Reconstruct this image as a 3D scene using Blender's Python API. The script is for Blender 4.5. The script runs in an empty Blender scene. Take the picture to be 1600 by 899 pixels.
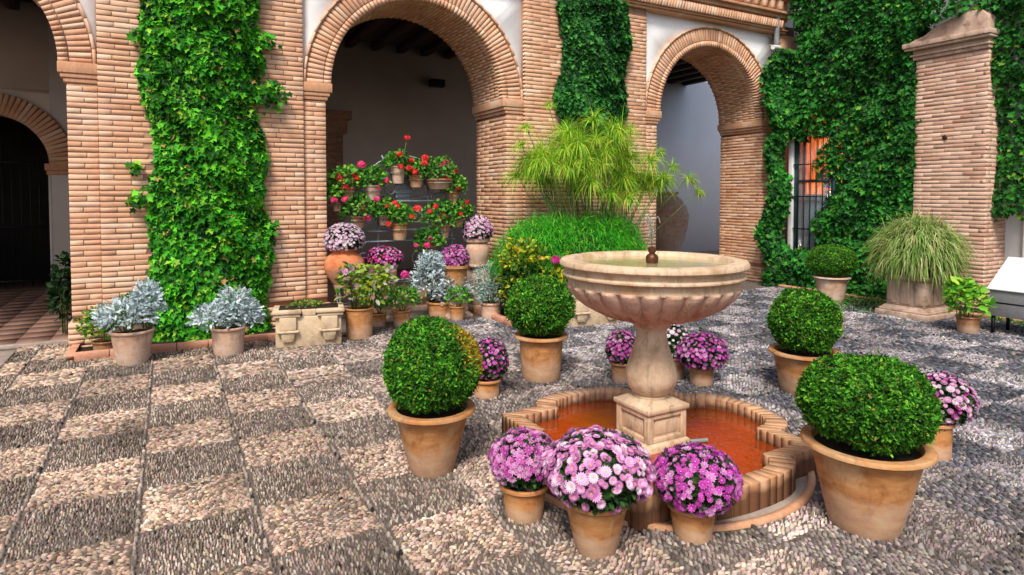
import bpy, math, random
import numpy as np
from mathutils import Matrix, Vector
rng = np.random.default_rng(7)
random.seed(7)
S = bpy.context.scene
COL = S.collection
PI = math.pi
# ------------------------------------------------------------------ camera
FPX, CXP, CYP, PITCH, YAW, EYE = 980.0, 800.0, 339.0, math.radians(2.0), math.radians(28.8), 1.54
cam = bpy.data.cameras.new('camera'); co = bpy.data.objects.new('camera', cam); COL.objects.link(co)
cam.sensor_fit = 'HORIZONTAL'; cam.sensor_width = 36; cam.lens = FPX / 1600 * 36
cam.shift_y = -(449.5 - CYP) / 1600; cam.clip_start = 0.05; cam.clip_end = 400
co.location = (0, 0, EYE); co.rotation_euler = (PI / 2 - PITCH, 0, -YAW)
S.camera = co
# ------------------------------------------------------------------ sky, sun, exposure
SUN_EL, SUN_AZ = math.radians(52), math.radians(218)      # azimuth clockwise from +Y: behind the camera on its left
w = bpy.data.worlds.new("World"); S.world = w; w.use_nodes = True
nt = w.node_tree; bg = nt.nodes['Background']
sky = nt.nodes.new('ShaderNodeTexSky'); sky.sky_type = 'NISHITA'; sky.sun_disc = False
sky.sun_elevation = SUN_EL; sky.sun_rotation = SUN_AZ; sky.air_density = 1.0; sky.dust_density = 3.5
nt.links.new(sky.outputs[0], bg.inputs[0]); bg.inputs[1].default_value = 0.115
sl = bpy.data.lights.new('sun', 'SUN'); sl.energy = 2.6; sl.angle = math.radians(16); sl.color = (1.0, 0.93, 0.82)
so = bpy.data.objects.new('sun', sl); COL.objects.link(so)
sd = Vector((math.sin(SUN_AZ) * math.cos(SUN_EL), math.cos(SUN_AZ) * math.cos(SUN_EL), math.sin(SUN_EL)))
so.rotation_euler = sd.to_track_quat('Z', 'Y').to_euler(); so.location = (0, 0, 12)
S.view_settings.view_transform = 'Standard'; S.view_settings.look = 'None'
S.view_settings.exposure = 0.52; S.view_settings.gamma = 1
S.cycles.max_bounces = 6; S.cycles.diffuse_bounces = 4; S.cycles.transparent_max_bounces = 8
S.cycles.use_denoising = True
# ------------------------------------------------------------------ pixel -> place helper
_fw = np.array([math.sin(YAW) * math.cos(PITCH), math.cos(YAW) * math.cos(PITCH), -math.sin(PITCH)])
_rt = np.array([math.cos(YAW), -math.sin(YAW), 0]); _up = np.cross(_rt, _fw)
def ray(x, y): return _fw + _rt * (x - CXP) / FPX - _up * (y - CYP) / FPX
def at(x, y, Y): d = ray(x, y); return np.array([0, 0, EYE]) + d * Y / d[1]
# ------------------------------------------------------------------ materials
def nodes(name):
    m = bpy.data.materials.new(name); m.use_nodes = True
    t = m.node_tree; b = t.nodes['Principled BSDF']; return m, t, b
def N(t, k, **kw):
    n = t.nodes.new(k)
    for a, v in kw.items(): setattr(n, a, v)
    return n
def ramp(t, fac, stops):
    r = N(t, 'ShaderNodeValToRGB'); e = r.color_ramp.elements
    while len(e) < len(stops): e.new(0.5)
    for i, (p, c) in enumerate(stops): e[i].position = p; e[i].color = (*c, 1)
    t.links.new(fac, r.inputs[0]); return r.outputs[0]
def noise(t, scale, detail=4, rough=0.6, dist=0, vec=None, stretch=None):
    n = N(t, 'ShaderNodeTexNoise'); n.inputs['Scale'].default_value = scale; n.inputs['Detail'].default_value = detail
    n.inputs['Roughness'].default_value = rough; n.inputs['Distortion'].default_value = dist
    tc = N(t, 'ShaderNodeTexCoord'); o = tc.outputs['Object']
    if stretch:
        mp = N(t, 'ShaderNodeMapping'); mp.inputs['Scale'].default_value = stretch; t.links.new(o, mp.inputs[0]); o = mp.outputs[0]
    t.links.new(o, n.inputs['Vector']); return n.outputs['Fac']
def mixc(t, fac, a, b, mode='MIX'):
    n = N(t, 'ShaderNodeMix', data_type='RGBA', blend_type=mode)
    for s, v in ((n.inputs['Factor'], fac), (n.inputs[6], a), (n.inputs[7], b)):
        if isinstance(v, (int, float)): s.default_value = v
        elif isinstance(v, tuple): s.default_value = (*v, 1)
        else: t.links.new(v, s)
    return n.outputs[2]
def bump(t, b, h, strength=0.5, dist=0.01):
    n = N(t, 'ShaderNodeBump'); n.inputs['Strength'].default_value = strength; n.inputs['Distance'].default_value = dist
    t.links.new(h, n.inputs['Height']); t.links.new(n.outputs[0], b.inputs['Normal'])
def simple(name, c1, c2, scale=8, rough=0.85, bs=0.4, bd=0.006, metal=0, detail=6, stretch=None, c3=None, s3=2.0, spec=0.3):
    m, t, b = nodes(name)
    f = noise(t, scale, detail, stretch=stretch)
    c = ramp(t, f, [(0.3, c1), (0.7, c2)])
    if c3:
        f2 = noise(t, s3, 5, 0.65); k = ramp(t, f2, [(0.52, (0, 0, 0)), (0.68, (1, 1, 1))]); c = mixc(t, k, c, c3)
    t.links.new(c, b.inputs['Base Color'])
    b.inputs['Roughness'].default_value = rough; b.inputs['Metallic'].default_value = metal
    b.inputs['Specular IOR Level'].default_value = spec
    if bs: bump(t, b, noise(t, scale * 4, 6), bs, bd)
    return m
BR = [(0.0, (0.59, 0.30, 0.175)), (0.2, (0.65, 0.35, 0.205)), (0.55, (0.70, 0.41, 0.255)), (0.85, (0.76, 0.48, 0.315)), (1.0, (0.75, 0.54, 0.40))]
def brick_mat(name, attr=None, stops=BR):
    m, t, b = nodes(name)
    if attr:
        a = N(t, 'ShaderNodeAttribute', attribute_name='tone'); fac = a.outputs['Fac']
    else:
        a = N(t, 'ShaderNodeObjectInfo'); fac = a.outputs['Random']
    c = ramp(t, fac, stops)
    g = N(t, 'ShaderNodeNewGeometry')
    def pn(s, d=5):
        n = N(t, 'ShaderNodeTexNoise'); n.inputs['Scale'].default_value = s; n.inputs['Detail'].default_value = d; n.inputs['Roughness'].default_value = .65
        t.links.new(g.outputs['Position'], n.inputs['Vector']); return n.outputs['Fac']
    c = mixc(t, ramp(t, pn(26), [(0.35, (0, 0, 0)), (0.75, (.7, .7, .7))]), c, mixc(t, 0.5, c, (0.72, 0.56, 0.44)))
    c = mixc(t, ramp(t, pn(3.1), [(0.45, (0, 0, 0)), (0.7, (.55, .55, .55))]), c, mixc(t, 1.0, c, (0.62, 0.50, 0.44), 'MULTIPLY'))
    c = mixc(t, ramp(t, pn(1.3, 3), [(0.5, (0, 0, 0)), (0.72, (.5, .5, .5))]), c, (0.66, 0.47, 0.36))
    t.links.new(c, b.inputs['Base Color']); b.inputs['Roughness'].default_value = 0.92; b.inputs['Specular IOR Level'].default_value = .2
    bump(t, b, pn(120), 0.6, 0.004)
    return m
def leaf_mat(name, rough=0.6, trans=0.3, sheen=0.22):
    m, t, b = nodes(name)
    a = N(t, 'ShaderNodeAttribute', attribute_name='col')
    t.links.new(a.outputs['Color'], b.inputs['Base Color']); b.inputs['Roughness'].default_value = rough
    b.inputs['Specular IOR Level'].default_value = sheen
    tr = N(t, 'ShaderNodeBsdfTranslucent'); mx = N(t, 'ShaderNodeMixShader'); mx.inputs[0].default_value = trans
    t.links.new(a.outputs['Color'], tr.inputs['Color']); t.links.new(b.outputs[0], mx.inputs[1]); t.links.new(tr.outputs[0], mx.inputs[2])
    t.links.new(mx.outputs[0], t.nodes['Material Output'].inputs[0]); return m
def terracotta(name, base, light, dark, stain=(0.62, 0.50, 0.38)):
    m, t, b = nodes(name)
    c = ramp(t, noise(t, 7, 6, stretch=(1, 1, 3.5)), [(0.3, dark), (0.5, base), (0.72, light)])
    c = mixc(t, ramp(t, noise(t, 4, 7, 0.7, 0.6), [(0.46, (0, 0, 0)), (0.62, (.85, .85, .85))]), c, stain)
    c = mixc(t, ramp(t, noise(t, 11, 8, 0.75, 1.2, stretch=(1, 1, .5)), [(0.50, (0, 0, 0)), (0.66, (.6, .6, .6))]), c, mixc(t, 1.0, c, (.50, .42, .36), 'MULTIPLY'))
    tcz = N(t, 'ShaderNodeTexCoord'); sz = N(t, 'ShaderNodeSeparateXYZ'); t.links.new(tcz.outputs['Generated'], sz.inputs[0]); mz = N(t, 'ShaderNodeMath', operation='MULTIPLY_ADD'); t.links.new(noise(t, 9, 6, .7), mz.inputs[0]); mz.inputs[1].default_value = -.7; t.links.new(sz.outputs['Z'], mz.inputs[2])
    c = mixc(t, ramp(t, mz.outputs[0], [(0.0, (.32, .32, .32)), (0.02, (.30, .30, .30)), (0.16, (0, 0, 0))]), c, (.60, .50, .40))
    oi = N(t, 'ShaderNodeObjectInfo'); c = mixc(t, 1.0, c, ramp(t, oi.outputs['Random'], [(0, (.82, .82, .84)), (1, (1.08, 1.02, 1.0))]), 'MULTIPLY')
    t.links.new(c, b.inputs['Base Color']); b.inputs['Roughness'].default_value = 0.85; b.inputs['Specular IOR Level'].default_value = .25
    bump(t, b, noise(t, 30, 6, stretch=(1, 1, 5)), 0.35, 0.004); return m
M = {}
M['brick'] = brick_mat('brick'); M['brick_t'] = brick_mat('brick courses', 'tone')
PINK = [(0.0, (0.50, 0.27, 0.19)), (0.4, (0.64, 0.41, 0.31)), (1.0, (0.74, 0.52, 0.41))]
M['pbrick'] = brick_mat('pale brick', stops=PINK); M['pbrick_t'] = brick_mat('pale brick courses', 'tone', PINK)
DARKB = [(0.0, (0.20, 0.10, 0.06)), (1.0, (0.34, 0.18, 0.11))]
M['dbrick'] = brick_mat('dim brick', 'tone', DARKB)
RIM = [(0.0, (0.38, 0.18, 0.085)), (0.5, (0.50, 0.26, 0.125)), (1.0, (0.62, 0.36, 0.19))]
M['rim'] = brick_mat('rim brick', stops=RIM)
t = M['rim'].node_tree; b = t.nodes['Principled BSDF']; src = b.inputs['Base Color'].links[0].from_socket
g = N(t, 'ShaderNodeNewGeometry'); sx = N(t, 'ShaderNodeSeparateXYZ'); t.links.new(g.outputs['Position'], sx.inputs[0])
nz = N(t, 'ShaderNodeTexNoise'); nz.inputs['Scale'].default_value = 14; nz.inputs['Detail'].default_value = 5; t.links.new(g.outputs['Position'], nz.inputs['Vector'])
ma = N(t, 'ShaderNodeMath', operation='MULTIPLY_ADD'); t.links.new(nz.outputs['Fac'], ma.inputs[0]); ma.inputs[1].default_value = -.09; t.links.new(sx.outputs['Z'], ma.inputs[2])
t.links.new(mixc(t, ramp(t, ma.outputs[0], [(0.04, (.92, .92, .92)), (0.085, (0, 0, 0))]), src, (0.12, 0.05, 0.025)), b.inputs['Base Color'])  # sides darkened by height: damp stain, and shade below the lit top painted in
M['mortar'] = simple('mortar', (0.27, 0.15, 0.095), (0.43, 0.27, 0.18), 12, 0.95)
M['mortar2'] = simple('pale mortar', (0.42, 0.27, 0.20), (0.58, 0.42, 0.33), 12, 0.95)
M['plaster'] = simple('white plaster', (0.80, 0.82, 0.85), (0.87, 0.88, 0.90), 3, 0.9, 0.25, 0.004)
M['gallery_warm'] = simple('darker warm plaster', (0.60, 0.54, 0.49), (0.70, 0.64, 0.59), 1.5, 0.9, 0.25, 0.004)  # darker, warmer plaster for the left and middle stretch of the gallery wall
M['gallery'] = simple('gallery plaster', (0.76, 0.76, 0.78), (0.82, 0.82, 0.84), 1.5, 0.9, 0.25, 0.004)
M['wood'] = simple('dark beam wood', (0.03, 0.018, 0.01), (0.07, 0.04, 0.025), 5, 0.8, stretch=(1, 8, 8))
M['stone'] = simple('fountain stone', (0.50, 0.345, 0.22), (0.68, 0.52, 0.37), 5, 0.75, 0.6, 0.008, c3=(0.40, 0.245, 0.13), s3=3.8)
M['bowl'] = simple('bowl stone', (0.50, 0.30, 0.215), (0.68, 0.48, 0.36), 6, 0.72, 0.6, 0.008, c3=(0.34, 0.16, 0.10), s3=5)
M['trough'] = simple('carved sandstone', (0.50, 0.37, 0.235), (0.66, 0.52, 0.36), 7, 0.9, 0.7, 0.01, c3=(0.34, 0.235, 0.15), s3=5)
for k_ in ('stone', 'bowl'):
    t = M[k_].node_tree; b = t.nodes['Principled BSDF']; src = b.inputs['Base Color'].links[0].from_socket
    c = mixc(t, ramp(t, noise(t, 6, 8, .75, .8, stretch=(2.2, 2.2, .6)), [(0.52, (0, 0, 0)), (0.68, (.65, .65, .65))]), src, (0.24, 0.15, 0.09))
    c = mixc(t, ramp(t, noise(t, 22, 6, .7), [(0.60, (0, 0, 0)), (0.70, (.5, .5, .5))]), c, (0.74, 0.66, 0.54))
    c = mixc(t, ramp(t, noise(t, 7, 6, .7, .3, stretch=(2.6, 2.6, .45)), [(0.55, (0, 0, 0)), (0.66, (.55, .55, .55))]), c, (0.17, 0.155, 0.07))
    t.links.new(c, b.inputs['Base Color'])
M['planter'] = simple('planter stone', (0.42, 0.27, 0.20), (0.60, 0.46, 0.37), 7, 0.9, 0.6, 0.008, stretch=(1, 1, .25), c3=(0.24, 0.15, 0.11), s3=6)
M['slab'] = simple('worn slab', (0.26, 0.21, 0.18), (0.42, 0.35, 0.30), 6, 0.85, c3=(0.2, 0.15, 0.13))
M['terra'] = terracotta('terracotta', (0.48, 0.22, 0.078), (0.60, 0.32, 0.13), (0.34, 0.135, 0.045), (0.56, 0.37, 0.20))
M['terra2'] = terracotta('pale terracotta', (0.60, 0.39, 0.27), (0.68, 0.50, 0.38), (0.50, 0.29, 0.19), (0.66, 0.58, 0.52))
M['terra3'] = terracotta('red terracotta', (0.62, 0.20, 0.08), (0.70, 0.28, 0.13), (0.55, 0.15, 0.06), (0.66, 0.30, 0.16))
M['terra4'] = terracotta('brown terracotta', (0.40, 0.20, 0.095), (0.50, 0.28, 0.15), (0.32, 0.14, 0.06), (0.42, 0.28, 0.18))
M['jarclay'] = terracotta('old jar clay', (0.52, 0.33, 0.22), (0.62, 0.44, 0.32), (0.38, 0.22, 0.14), (0.60, 0.46, 0.36))
M['curb'] = simple('red curb brick', (0.50, 0.20, 0.12), (0.62, 0.32, 0.21), 9, 0.9, c3=(0.5, 0.36, 0.28))
M['soil'] = simple('soil', (0.02, 0.012, 0.008), (0.06, 0.035, 0.02), 30, 1.0, 1.0, 0.02)
M['iron'] = simple('wrought iron', (0.20, 0.225, 0.26), (0.32, 0.35, 0.40), 20, 0.55, metal=0.3)
M['black'] = simple('black metal', (0.012, 0.012, 0.014), (0.03, 0.03, 0.034), 20, 0.5, metal=0.5)
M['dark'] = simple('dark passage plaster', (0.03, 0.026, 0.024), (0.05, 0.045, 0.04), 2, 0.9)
M['grey'] = simple('grey painted steel', (0.20, 0.20, 0.215), (0.26, 0.26, 0.275), 12, 0.5)
M['panel'] = simple('white printed panel', (0.70, 0.76, 0.80), (0.80, 0.84, 0.87), 3, 0.35, 0)
M['white'] = simple('white paint', (0.70, 0.70, 0.70), (0.80, 0.80, 0.80), 9, 0.6)
M['pipe'] = simple('grey pipe', (0.16, 0.18, 0.19), (0.26, 0.28, 0.29), 9, 0.6)
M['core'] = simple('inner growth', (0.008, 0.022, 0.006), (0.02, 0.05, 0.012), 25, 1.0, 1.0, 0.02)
M['stem'] = simple('woody stem', (0.10, 0.06, 0.035), (0.20, 0.13, 0.08), 20, 0.9)
M['gstem'] = simple('green stem', (0.06, 0.13, 0.03), (0.13, 0.24, 0.05), 20, 0.6)
M['teal'] = simple('dark teal window paint', (0.012, 0.04, 0.05), (0.03, 0.07, 0.085), 9, 0.5)
M['blue'] = simple('blue cloth', (0.02, 0.06, 0.16), (0.05, 0.12, 0.26), 6, 0.8)
M['bronze'] = simple('bronze spout', (0.06, 0.025, 0.015), (0.14, 0.06, 0.03), 20, 0.4, metal=0.7)
M['leaf'] = leaf_mat('leaf'); M['petal'] = leaf_mat('petal', 0.6, 0.25, 0.2); M['silver'] = leaf_mat('silver leaf', 0.8, 0.15, 0.1)
m, t, b = nodes('pebble'); a = N(t, 'ShaderNodeAttribute', attribute_name='col')
g_ = N(t, 'ShaderNodeNewGeometry'); n_ = N(t, 'ShaderNodeTexNoise'); n_.inputs['Scale'].default_value = 0.9; n_.inputs['Detail'].default_value = 4
t.links.new(g_.outputs['Position'], n_.inputs['Vector'])
t.links.new(mixc(t, 1.0, a.outputs['Color'], ramp(t, n_.outputs['Fac'], [(0.35, (.68, .68, .70)), (0.65, (1.1, 1.1, 1.1))]), 'MULTIPLY'), b.inputs['Base Color'])
b.inputs['Roughness'].default_value = 0.85; b.inputs['Specular IOR Level'].default_value = .18; M['pebble'] = m
M['grout'] = simple('grout between pebbles', (0.075, 0.06, 0.052), (0.17, 0.14, 0.12), 14, 0.95, 0.8, 0.01)
M['tile'] = None
m, t, b = nodes('gallery floor tile'); oi = N(t, 'ShaderNodeObjectInfo')
t.links.new(mixc(t, noise(t, 6), ramp(t, oi.outputs['Random'], [(0, (0.17, 0.085, 0.06)), (1, (0.27, 0.15, 0.11))]), (0.22, 0.13, 0.10)), b.inputs['Base Color']); b.inputs['Roughness'].default_value = 0.5; M['tile'] = m
def water(name, tint, col, rough=0.03, bs=0.25, scale=18, trans=0.55):
    m, t, b = nodes(name)
    b.inputs['Base Color'].default_value = (*col, 1); b.inputs['Roughness'].default_value = 0.25
    gl = N(t, 'ShaderNodeBsdfGlossy'); gl.inputs['Roughness'].default_value = rough
    tp = N(t, 'ShaderNodeBsdfTransparent'); tp.inputs['Color'].default_value = (*tint, 1)
    mx0 = N(t, 'ShaderNodeMixShader'); mx0.inputs[0].default_value = trans
    t.links.new(b.outputs[0], mx0.inputs[1]); t.links.new(tp.outputs[0], mx0.inputs[2])
    fr = N(t, 'ShaderNodeFresnel'); fr.inputs[0].default_value = 1.5
    mx = N(t, 'ShaderNodeMixShader'); t.links.new(fr.outputs[0], mx.inputs[0]); t.links.new(mx0.outputs[0], mx.inputs[1]); t.links.new(gl.outputs[0], mx.inputs[2])
    bp = N(t, 'ShaderNodeBump'); bp.inputs['Strength'].default_value = bs; bp.inputs['Distance'].default_value = 0.01
    t.links.new(noise(t, scale, 3, stretch=(1, 1.0, 1)), bp.inputs['Height'])
    for n in (gl, fr, b): t.links.new(bp.outputs[0], n.inputs['Normal'])
    t.links.new(mx.outputs[0], t.nodes['Material Output'].inputs[0]); return m
M['water'] = water('pool water', (1.0, 0.5, 0.2), (0.50, 0.085, 0.008), trans=0.5, bs=1.0, scale=9)
M['bowlwater'] = water('bowl water', (0.98, 0.95, 0.7), (0.80, 0.72, 0.36), trans=0.35)
M['poolfloor'] = simple('orange pool floor', (0.42, 0.06, 0.01), (0.88, 0.22, 0.03), 4, 0.8)
m, t, b = nodes('jet water'); b.inputs['Base Color'].default_value = (.85, .88, .9, 1); b.inputs['Roughness'].default_value = .1; b.inputs['Transmission Weight'].default_value = .95; b.inputs['IOR'].default_value = 1.33; M['jet'] = m
m, t, b = nodes('window glass'); b.inputs['Base Color'].default_value = (.5, .6, .65, 1); b.inputs['Roughness'].default_value = .05; b.inputs['Transmission Weight'].default_value = .0; b.inputs['Alpha'].default_value = .25; M['glass'] = m
m, t, b = nodes('lit orange curtain')
c = ramp(t, noise(t, 9, 3, stretch=(1, 9, .3)), [(0.38, (0.25, 0.01, 0.0)), (0.55, (0.80, 0.14, 0.005)), (0.72, (1.0, 0.42, 0.03))])
t.links.new(c, b.inputs['Base Color']); t.links.new(c, b.inputs['Emission Color']); b.inputs['Emission Strength'].default_value = 1.3; M['curtain'] = m
m, t, b = nodes('red frame'); b.inputs['Base Color'].default_value = (.30, .02, .03, 1); b.inputs['Roughness'].default_value = .5; M['red'] = m

# ------------------------------------------------------------------ object helpers
EXISTING = {}
def tag(o, label=None, cat=None, group=None, kind=None):
    if label: o['label'] = label
    if cat: o['category'] = cat
    if group: o['group'] = group
    if kind: o['kind'] = kind
    return o
def link(name, me, mat=None, parent=None, world=False, kind=None):
    o = bpy.data.objects.new(name, me); COL.objects.link(o)
    if mat is not None and me is not None and not me.materials: me.materials.append(mat)
    if parent is not None:
        o.parent = parent
        if world and parent.type == 'EMPTY': o.matrix_parent_inverse = Matrix.Translation(-parent.location)
    if kind: o['kind'] = kind
    return o
def empty(name, loc, label, cat, group=None, rz=0, kind=None):
    o = bpy.data.objects.new(name, None); COL.objects.link(o); o.location = loc; o.rotation_euler = (0, 0, rz); o.empty_display_size = .1
    return tag(o, label, cat, group, kind)
def np_mesh(name, V, faces, smooth=False, tone=None, col=None):
    """faces: list of index tuples, or (flat loops, sizes) arrays"""
    me = bpy.data.meshes.new(name)
    if isinstance(faces, tuple) and isinstance(faces[0], np.ndarray): loops, sizes = faces
    else:
        loops = np.array([i for f in faces for i in f], dtype=np.int32); sizes = np.array([len(f) for f in faces], dtype=np.int32)
    V = np.asarray(V, dtype=np.float32)
    me.vertices.add(len(V)); me.vertices.foreach_set('co', V.ravel())
    me.loops.add(len(loops)); me.loops.foreach_set('vertex_index', loops.astype(np.int32))
    me.polygons.add(len(sizes)); st = np.concatenate([[0], np.cumsum(sizes)[:-1]]).astype(np.int32)
    me.polygons.foreach_set('loop_start', st); me.polygons.foreach_set('loop_total', sizes.astype(np.int32))
    if smooth: me.polygons.foreach_set('use_smooth', np.ones(len(sizes), dtype=bool))
    if tone is not None:
        a = me.attributes.new('tone', 'FLOAT', 'FACE'); a.data.foreach_set('value', np.asarray(tone, dtype=np.float32))
    if col is not None:
        a = me.attributes.new('col', 'FLOAT_COLOR', 'FACE'); c4 = np.ones((len(sizes), 4), dtype=np.float32); c4[:, :3] = col
        a.data.foreach_set('color', c4.ravel())
    me.update(calc_edges=True); return me
class MB:
    def __init__(s): s.v = []; s.f = []
    def add(s, V, F):
        k = len(s.v); s.v += [tuple(p) for p in V]; s.f += [tuple(i + k for i in f) for f in F]; return s
    def box(s, a, b, M3=None, loc=None):
        x0, y0, z0 = a; x1, y1, z1 = b
        V = [(x0, y0, z0), (x1, y0, z0), (x1, y1, z0), (x0, y1, z0), (x0, y0, z1), (x1, y0, z1), (x1, y1, z1), (x0, y1, z1)]
        if M3 is not None: V = [tuple(np.array(M3) @ np.array(p)) for p in V]
        if loc is not None: V = [tuple(np.array(p) + np.array(loc)) for p in V]
        return s.add(V, [(0, 3, 2, 1), (4, 5, 6, 7), (0, 1, 5, 4), (1, 2, 6, 5), (2, 3, 7, 6), (3, 0, 4, 7)])
    def frustum(s, hx0, hy0, z0, hx1, hy1, z1, c=(0, 0)):
        V = [(c[0] + sx * hx0, c[1] + sy * hy0, z0) for sx, sy in ((-1, -1), (1, -1), (1, 1), (-1, 1))] + [(c[0] + sx * hx1, c[1] + sy * hy1, z1) for sx, sy in ((-1, -1), (1, -1), (1, 1), (-1, 1))]
        return s.add(V, [(0, 3, 2, 1), (4, 5, 6, 7), (0, 1, 5, 4), (1, 2, 6, 5), (2, 3, 7, 6), (3, 0, 4, 7)])
    def tube(s, pts, r, n=6, r1=None):
        pts = [np.array(p, float) for p in pts]; V = []; m = len(pts)
        ref = np.array([0.13, 0.31, 0.94]) if abs((pts[-1] - pts[0])[2]) < .9 * np.linalg.norm(pts[-1] - pts[0]) + 1e-9 else np.array([.9, .1, .2])
        for i, p in enumerate(pts):
            d = pts[min(i + 1, m - 1)] - pts[max(i - 1, 0)]; d = d / (np.linalg.norm(d) + 1e-9)
            x = np.cross(ref, d); x /= np.linalg.norm(x) + 1e-9; y = np.cross(d, x)
            rr = r if r1 is None else r + (r1 - r) * i / (m - 1)
            for k in range(n): a = 2 * PI * k / n; V.append(p + rr * (x * math.cos(a) + y * math.sin(a)))
        F = [(i * n + k, i * n + (k + 1) % n, (i + 1) * n + (k + 1) % n, (i + 1) * n + k) for i in range(m - 1) for k in range(n)]
        F += [tuple(range(n))[::-1], tuple((m - 1) * n + k for k in range(n))]
        return s.add(V, F)
    def lathe(s, prof, n=32, c=(0, 0, 0), fn=None):
        V = []
        for (r, z) in prof:
            for k in range(n):
                a = 2 * PI * k / n; rr = fn(r, z, a) if fn else r
                V.append((c[0] + rr * math.cos(a), c[1] + rr * math.sin(a), c[2] + z))
        F = [(i * n + k, i * n + (k + 1) % n, (i + 1) * n + (k + 1) % n, (i + 1) * n + k) for i in range(len(prof) - 1) for k in range(n)]
        F += [tuple(range(n))[::-1], tuple((len(prof) - 1) * n + k for k in range(n))]
        return s.add(V, F)
    def mesh(s, name, smooth=False): return np_mesh(name, np.array(s.v), s.f, smooth)
    def build(s, name, mat, parent=None, world=False, smooth=False, kind=None, bevel=0):
        o = link(name, s.mesh(name, smooth), mat, parent, world, kind)
        if bevel:
            b = o.modifiers.new('edge', 'BEVEL'); b.width = bevel; b.segments = 2; b.limit_method = 'ANGLE'; b.angle_limit = math.radians(40)
        if smooth:
            a = o.modifiers.new('es', 'EDGE_SPLIT'); a.split_angle = math.radians(42)
        return o
def struct(o): o['kind'] = 'structure'; return o
# ------------------------------------------------------------------ scatter of leaf-like templates
def unit(v): return v / (np.linalg.norm(v, axis=-1, keepdims=True) + 1e-9)
def frames(nrm, tip):
    z = unit(nrm); y = tip - (tip * z).sum(-1, keepdims=True) * z; y = unit(y); x = np.cross(y, z)
    return np.stack([x, y, z], axis=-1)          # columns
def scatter_mesh(name, T, P, R, Sc, col, smooth=False):
    tv, tf, tc = T; tv = np.asarray(tv, float); n = len(P); Sc = np.asarray(Sc, float)
    if Sc.ndim == 1: Sc = Sc[:, None] * np.ones(3)
    V = np.einsum('nij,nkj->nki', R, tv[None] * Sc[:, None, :]) + P[:, None, :]
    loops = np.array([i for f in tf for i in f]); sizes = np.array([len(f) for f in tf])
    L = (loops[None] + (np.arange(n) * len(tv))[:, None]).ravel(); Z = np.tile(sizes, n)
    C = None
    if col is not None:
        C = np.repeat(np.asarray(col)[:, None, :], len(tf), 1)
        if tc is not None:
            for i, q in enumerate(tc):
                if q is None: continue
                if isinstance(q, tuple): C[:, i] = q
                else: C[:, i] = C[:, i] * q
        C = C.reshape(-1, 3)
    return np_mesh(name, V.reshape(-1, 3), (L, Z), smooth, col=C)
DIAM = ([(0, 0, 0), (.5, .5, .12), (0, 1, 0), (-.5, .5, .12)], [(0, 1, 2), (0, 2, 3)], None)
OVAL = ([(0, 0, 0), (.42, .3, .1), (.42, .65, .1), (0, 1, -.04), (-.42, .65, .1), (-.42, .3, .1)], [(0, 1, 2, 3), (0, 3, 4, 5)], None)
IVY = ([(0, 0, 0), (.38, -.08, .1), (.3, .22, .04), (.56, .48, .12), (.24, .56, .02), (0, 1, -.08), (-.24, .56, .02), (-.56, .48, .12), (-.3, .22, .04), (-.38, -.08, .1)],
       [(0, 1, 2), (0, 2, 4), (2, 3, 4), (0, 4, 5), (0, 5, 6), (6, 7, 8), (0, 6, 8), (0, 8, 9)], [1, 1, .9, 1.08, 1, .9, .95, .95])
def LOBED():
    V = [(0, 0, 0)]; F = []
    for k, (x, y) in enumerate([(.12, .25), (.42, .35), (.14, .45), (.42, .65), (.12, .68), (.26, .92), (0, 1)]): V.append((x, y, .1 * abs(x) * 2))
    for k in range(6): V.append((-V[6 - k][0], V[6 - k][1], V[6 - k][2]))
    F = [(0, 1, 13), (1, 2, 3), (1, 3, 11, 13), (3, 4, 5), (3, 5, 9, 11), (5, 6, 7), (5, 7, 9), (7, 8, 9), (9, 10, 11), (11, 12, 13)]
    return (V, F, None)
LOB = LOBED()
def flower_template(k=11, layers=2, w=.2, rise=.25, centre=(0.75, 0.5, 0.08), cr=.16, inner=.8):
    V = []; F = []; C = []
    for l in range(layers):
        R = 1 - .33 * l; a0 = l * PI / k; zz = .05 + .12 * l; rs = rise + .5 * l
        for i in range(k):
            a = a0 + 2 * PI * i / k; ca, sa = math.cos(a), math.sin(a); b = len(V)
            for (r, s, z) in ((.08, 0, zz), (.62 * R, w * R, zz + .45 * rs * R), (1 * R, 0, zz + rs * R * .7), (.62 * R, -w * R, zz + .45 * rs * R)):
                V.append((r * ca - s * sa, r * sa + s * ca, z))
            F.append((b, b + 1, b + 2, b + 3)); C.append(1.0 if l == 0 else inner)
    b = len(V)
    for i in range(6): a = 2 * PI * i / 6; V.append((cr * math.cos(a), cr * math.sin(a), .3))
    F.append(tuple(range(b, b + 6))); C.append(centre)
    return (V, F, C)
def mixcol(n, pal, noise=.12, weights=None):
    pal = np.array(pal); i = rng.choice(len(pal), n, p=weights); c = pal[i] * (1 + noise * rng.standard_normal((n, 1)))
    return np.clip(c, 0.001, 1)
def rnd(n, k=3): return rng.standard_normal((n, k))
def lump(d, seed, k=5, f=3.0):
    r = np.random.default_rng(seed); s = np.zeros(len(d))
    for i in range(k): v = r.standard_normal(3) * f; s += np.sin(d @ v + r.uniform(0, 6))
    return s / k
BOXPAL = [(.022, .11, .008), (.042, .20, .012), (.085, .31, .018), (.20, .44, .03), (.008, .05, .006), (.28, .17, .05)]
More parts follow.
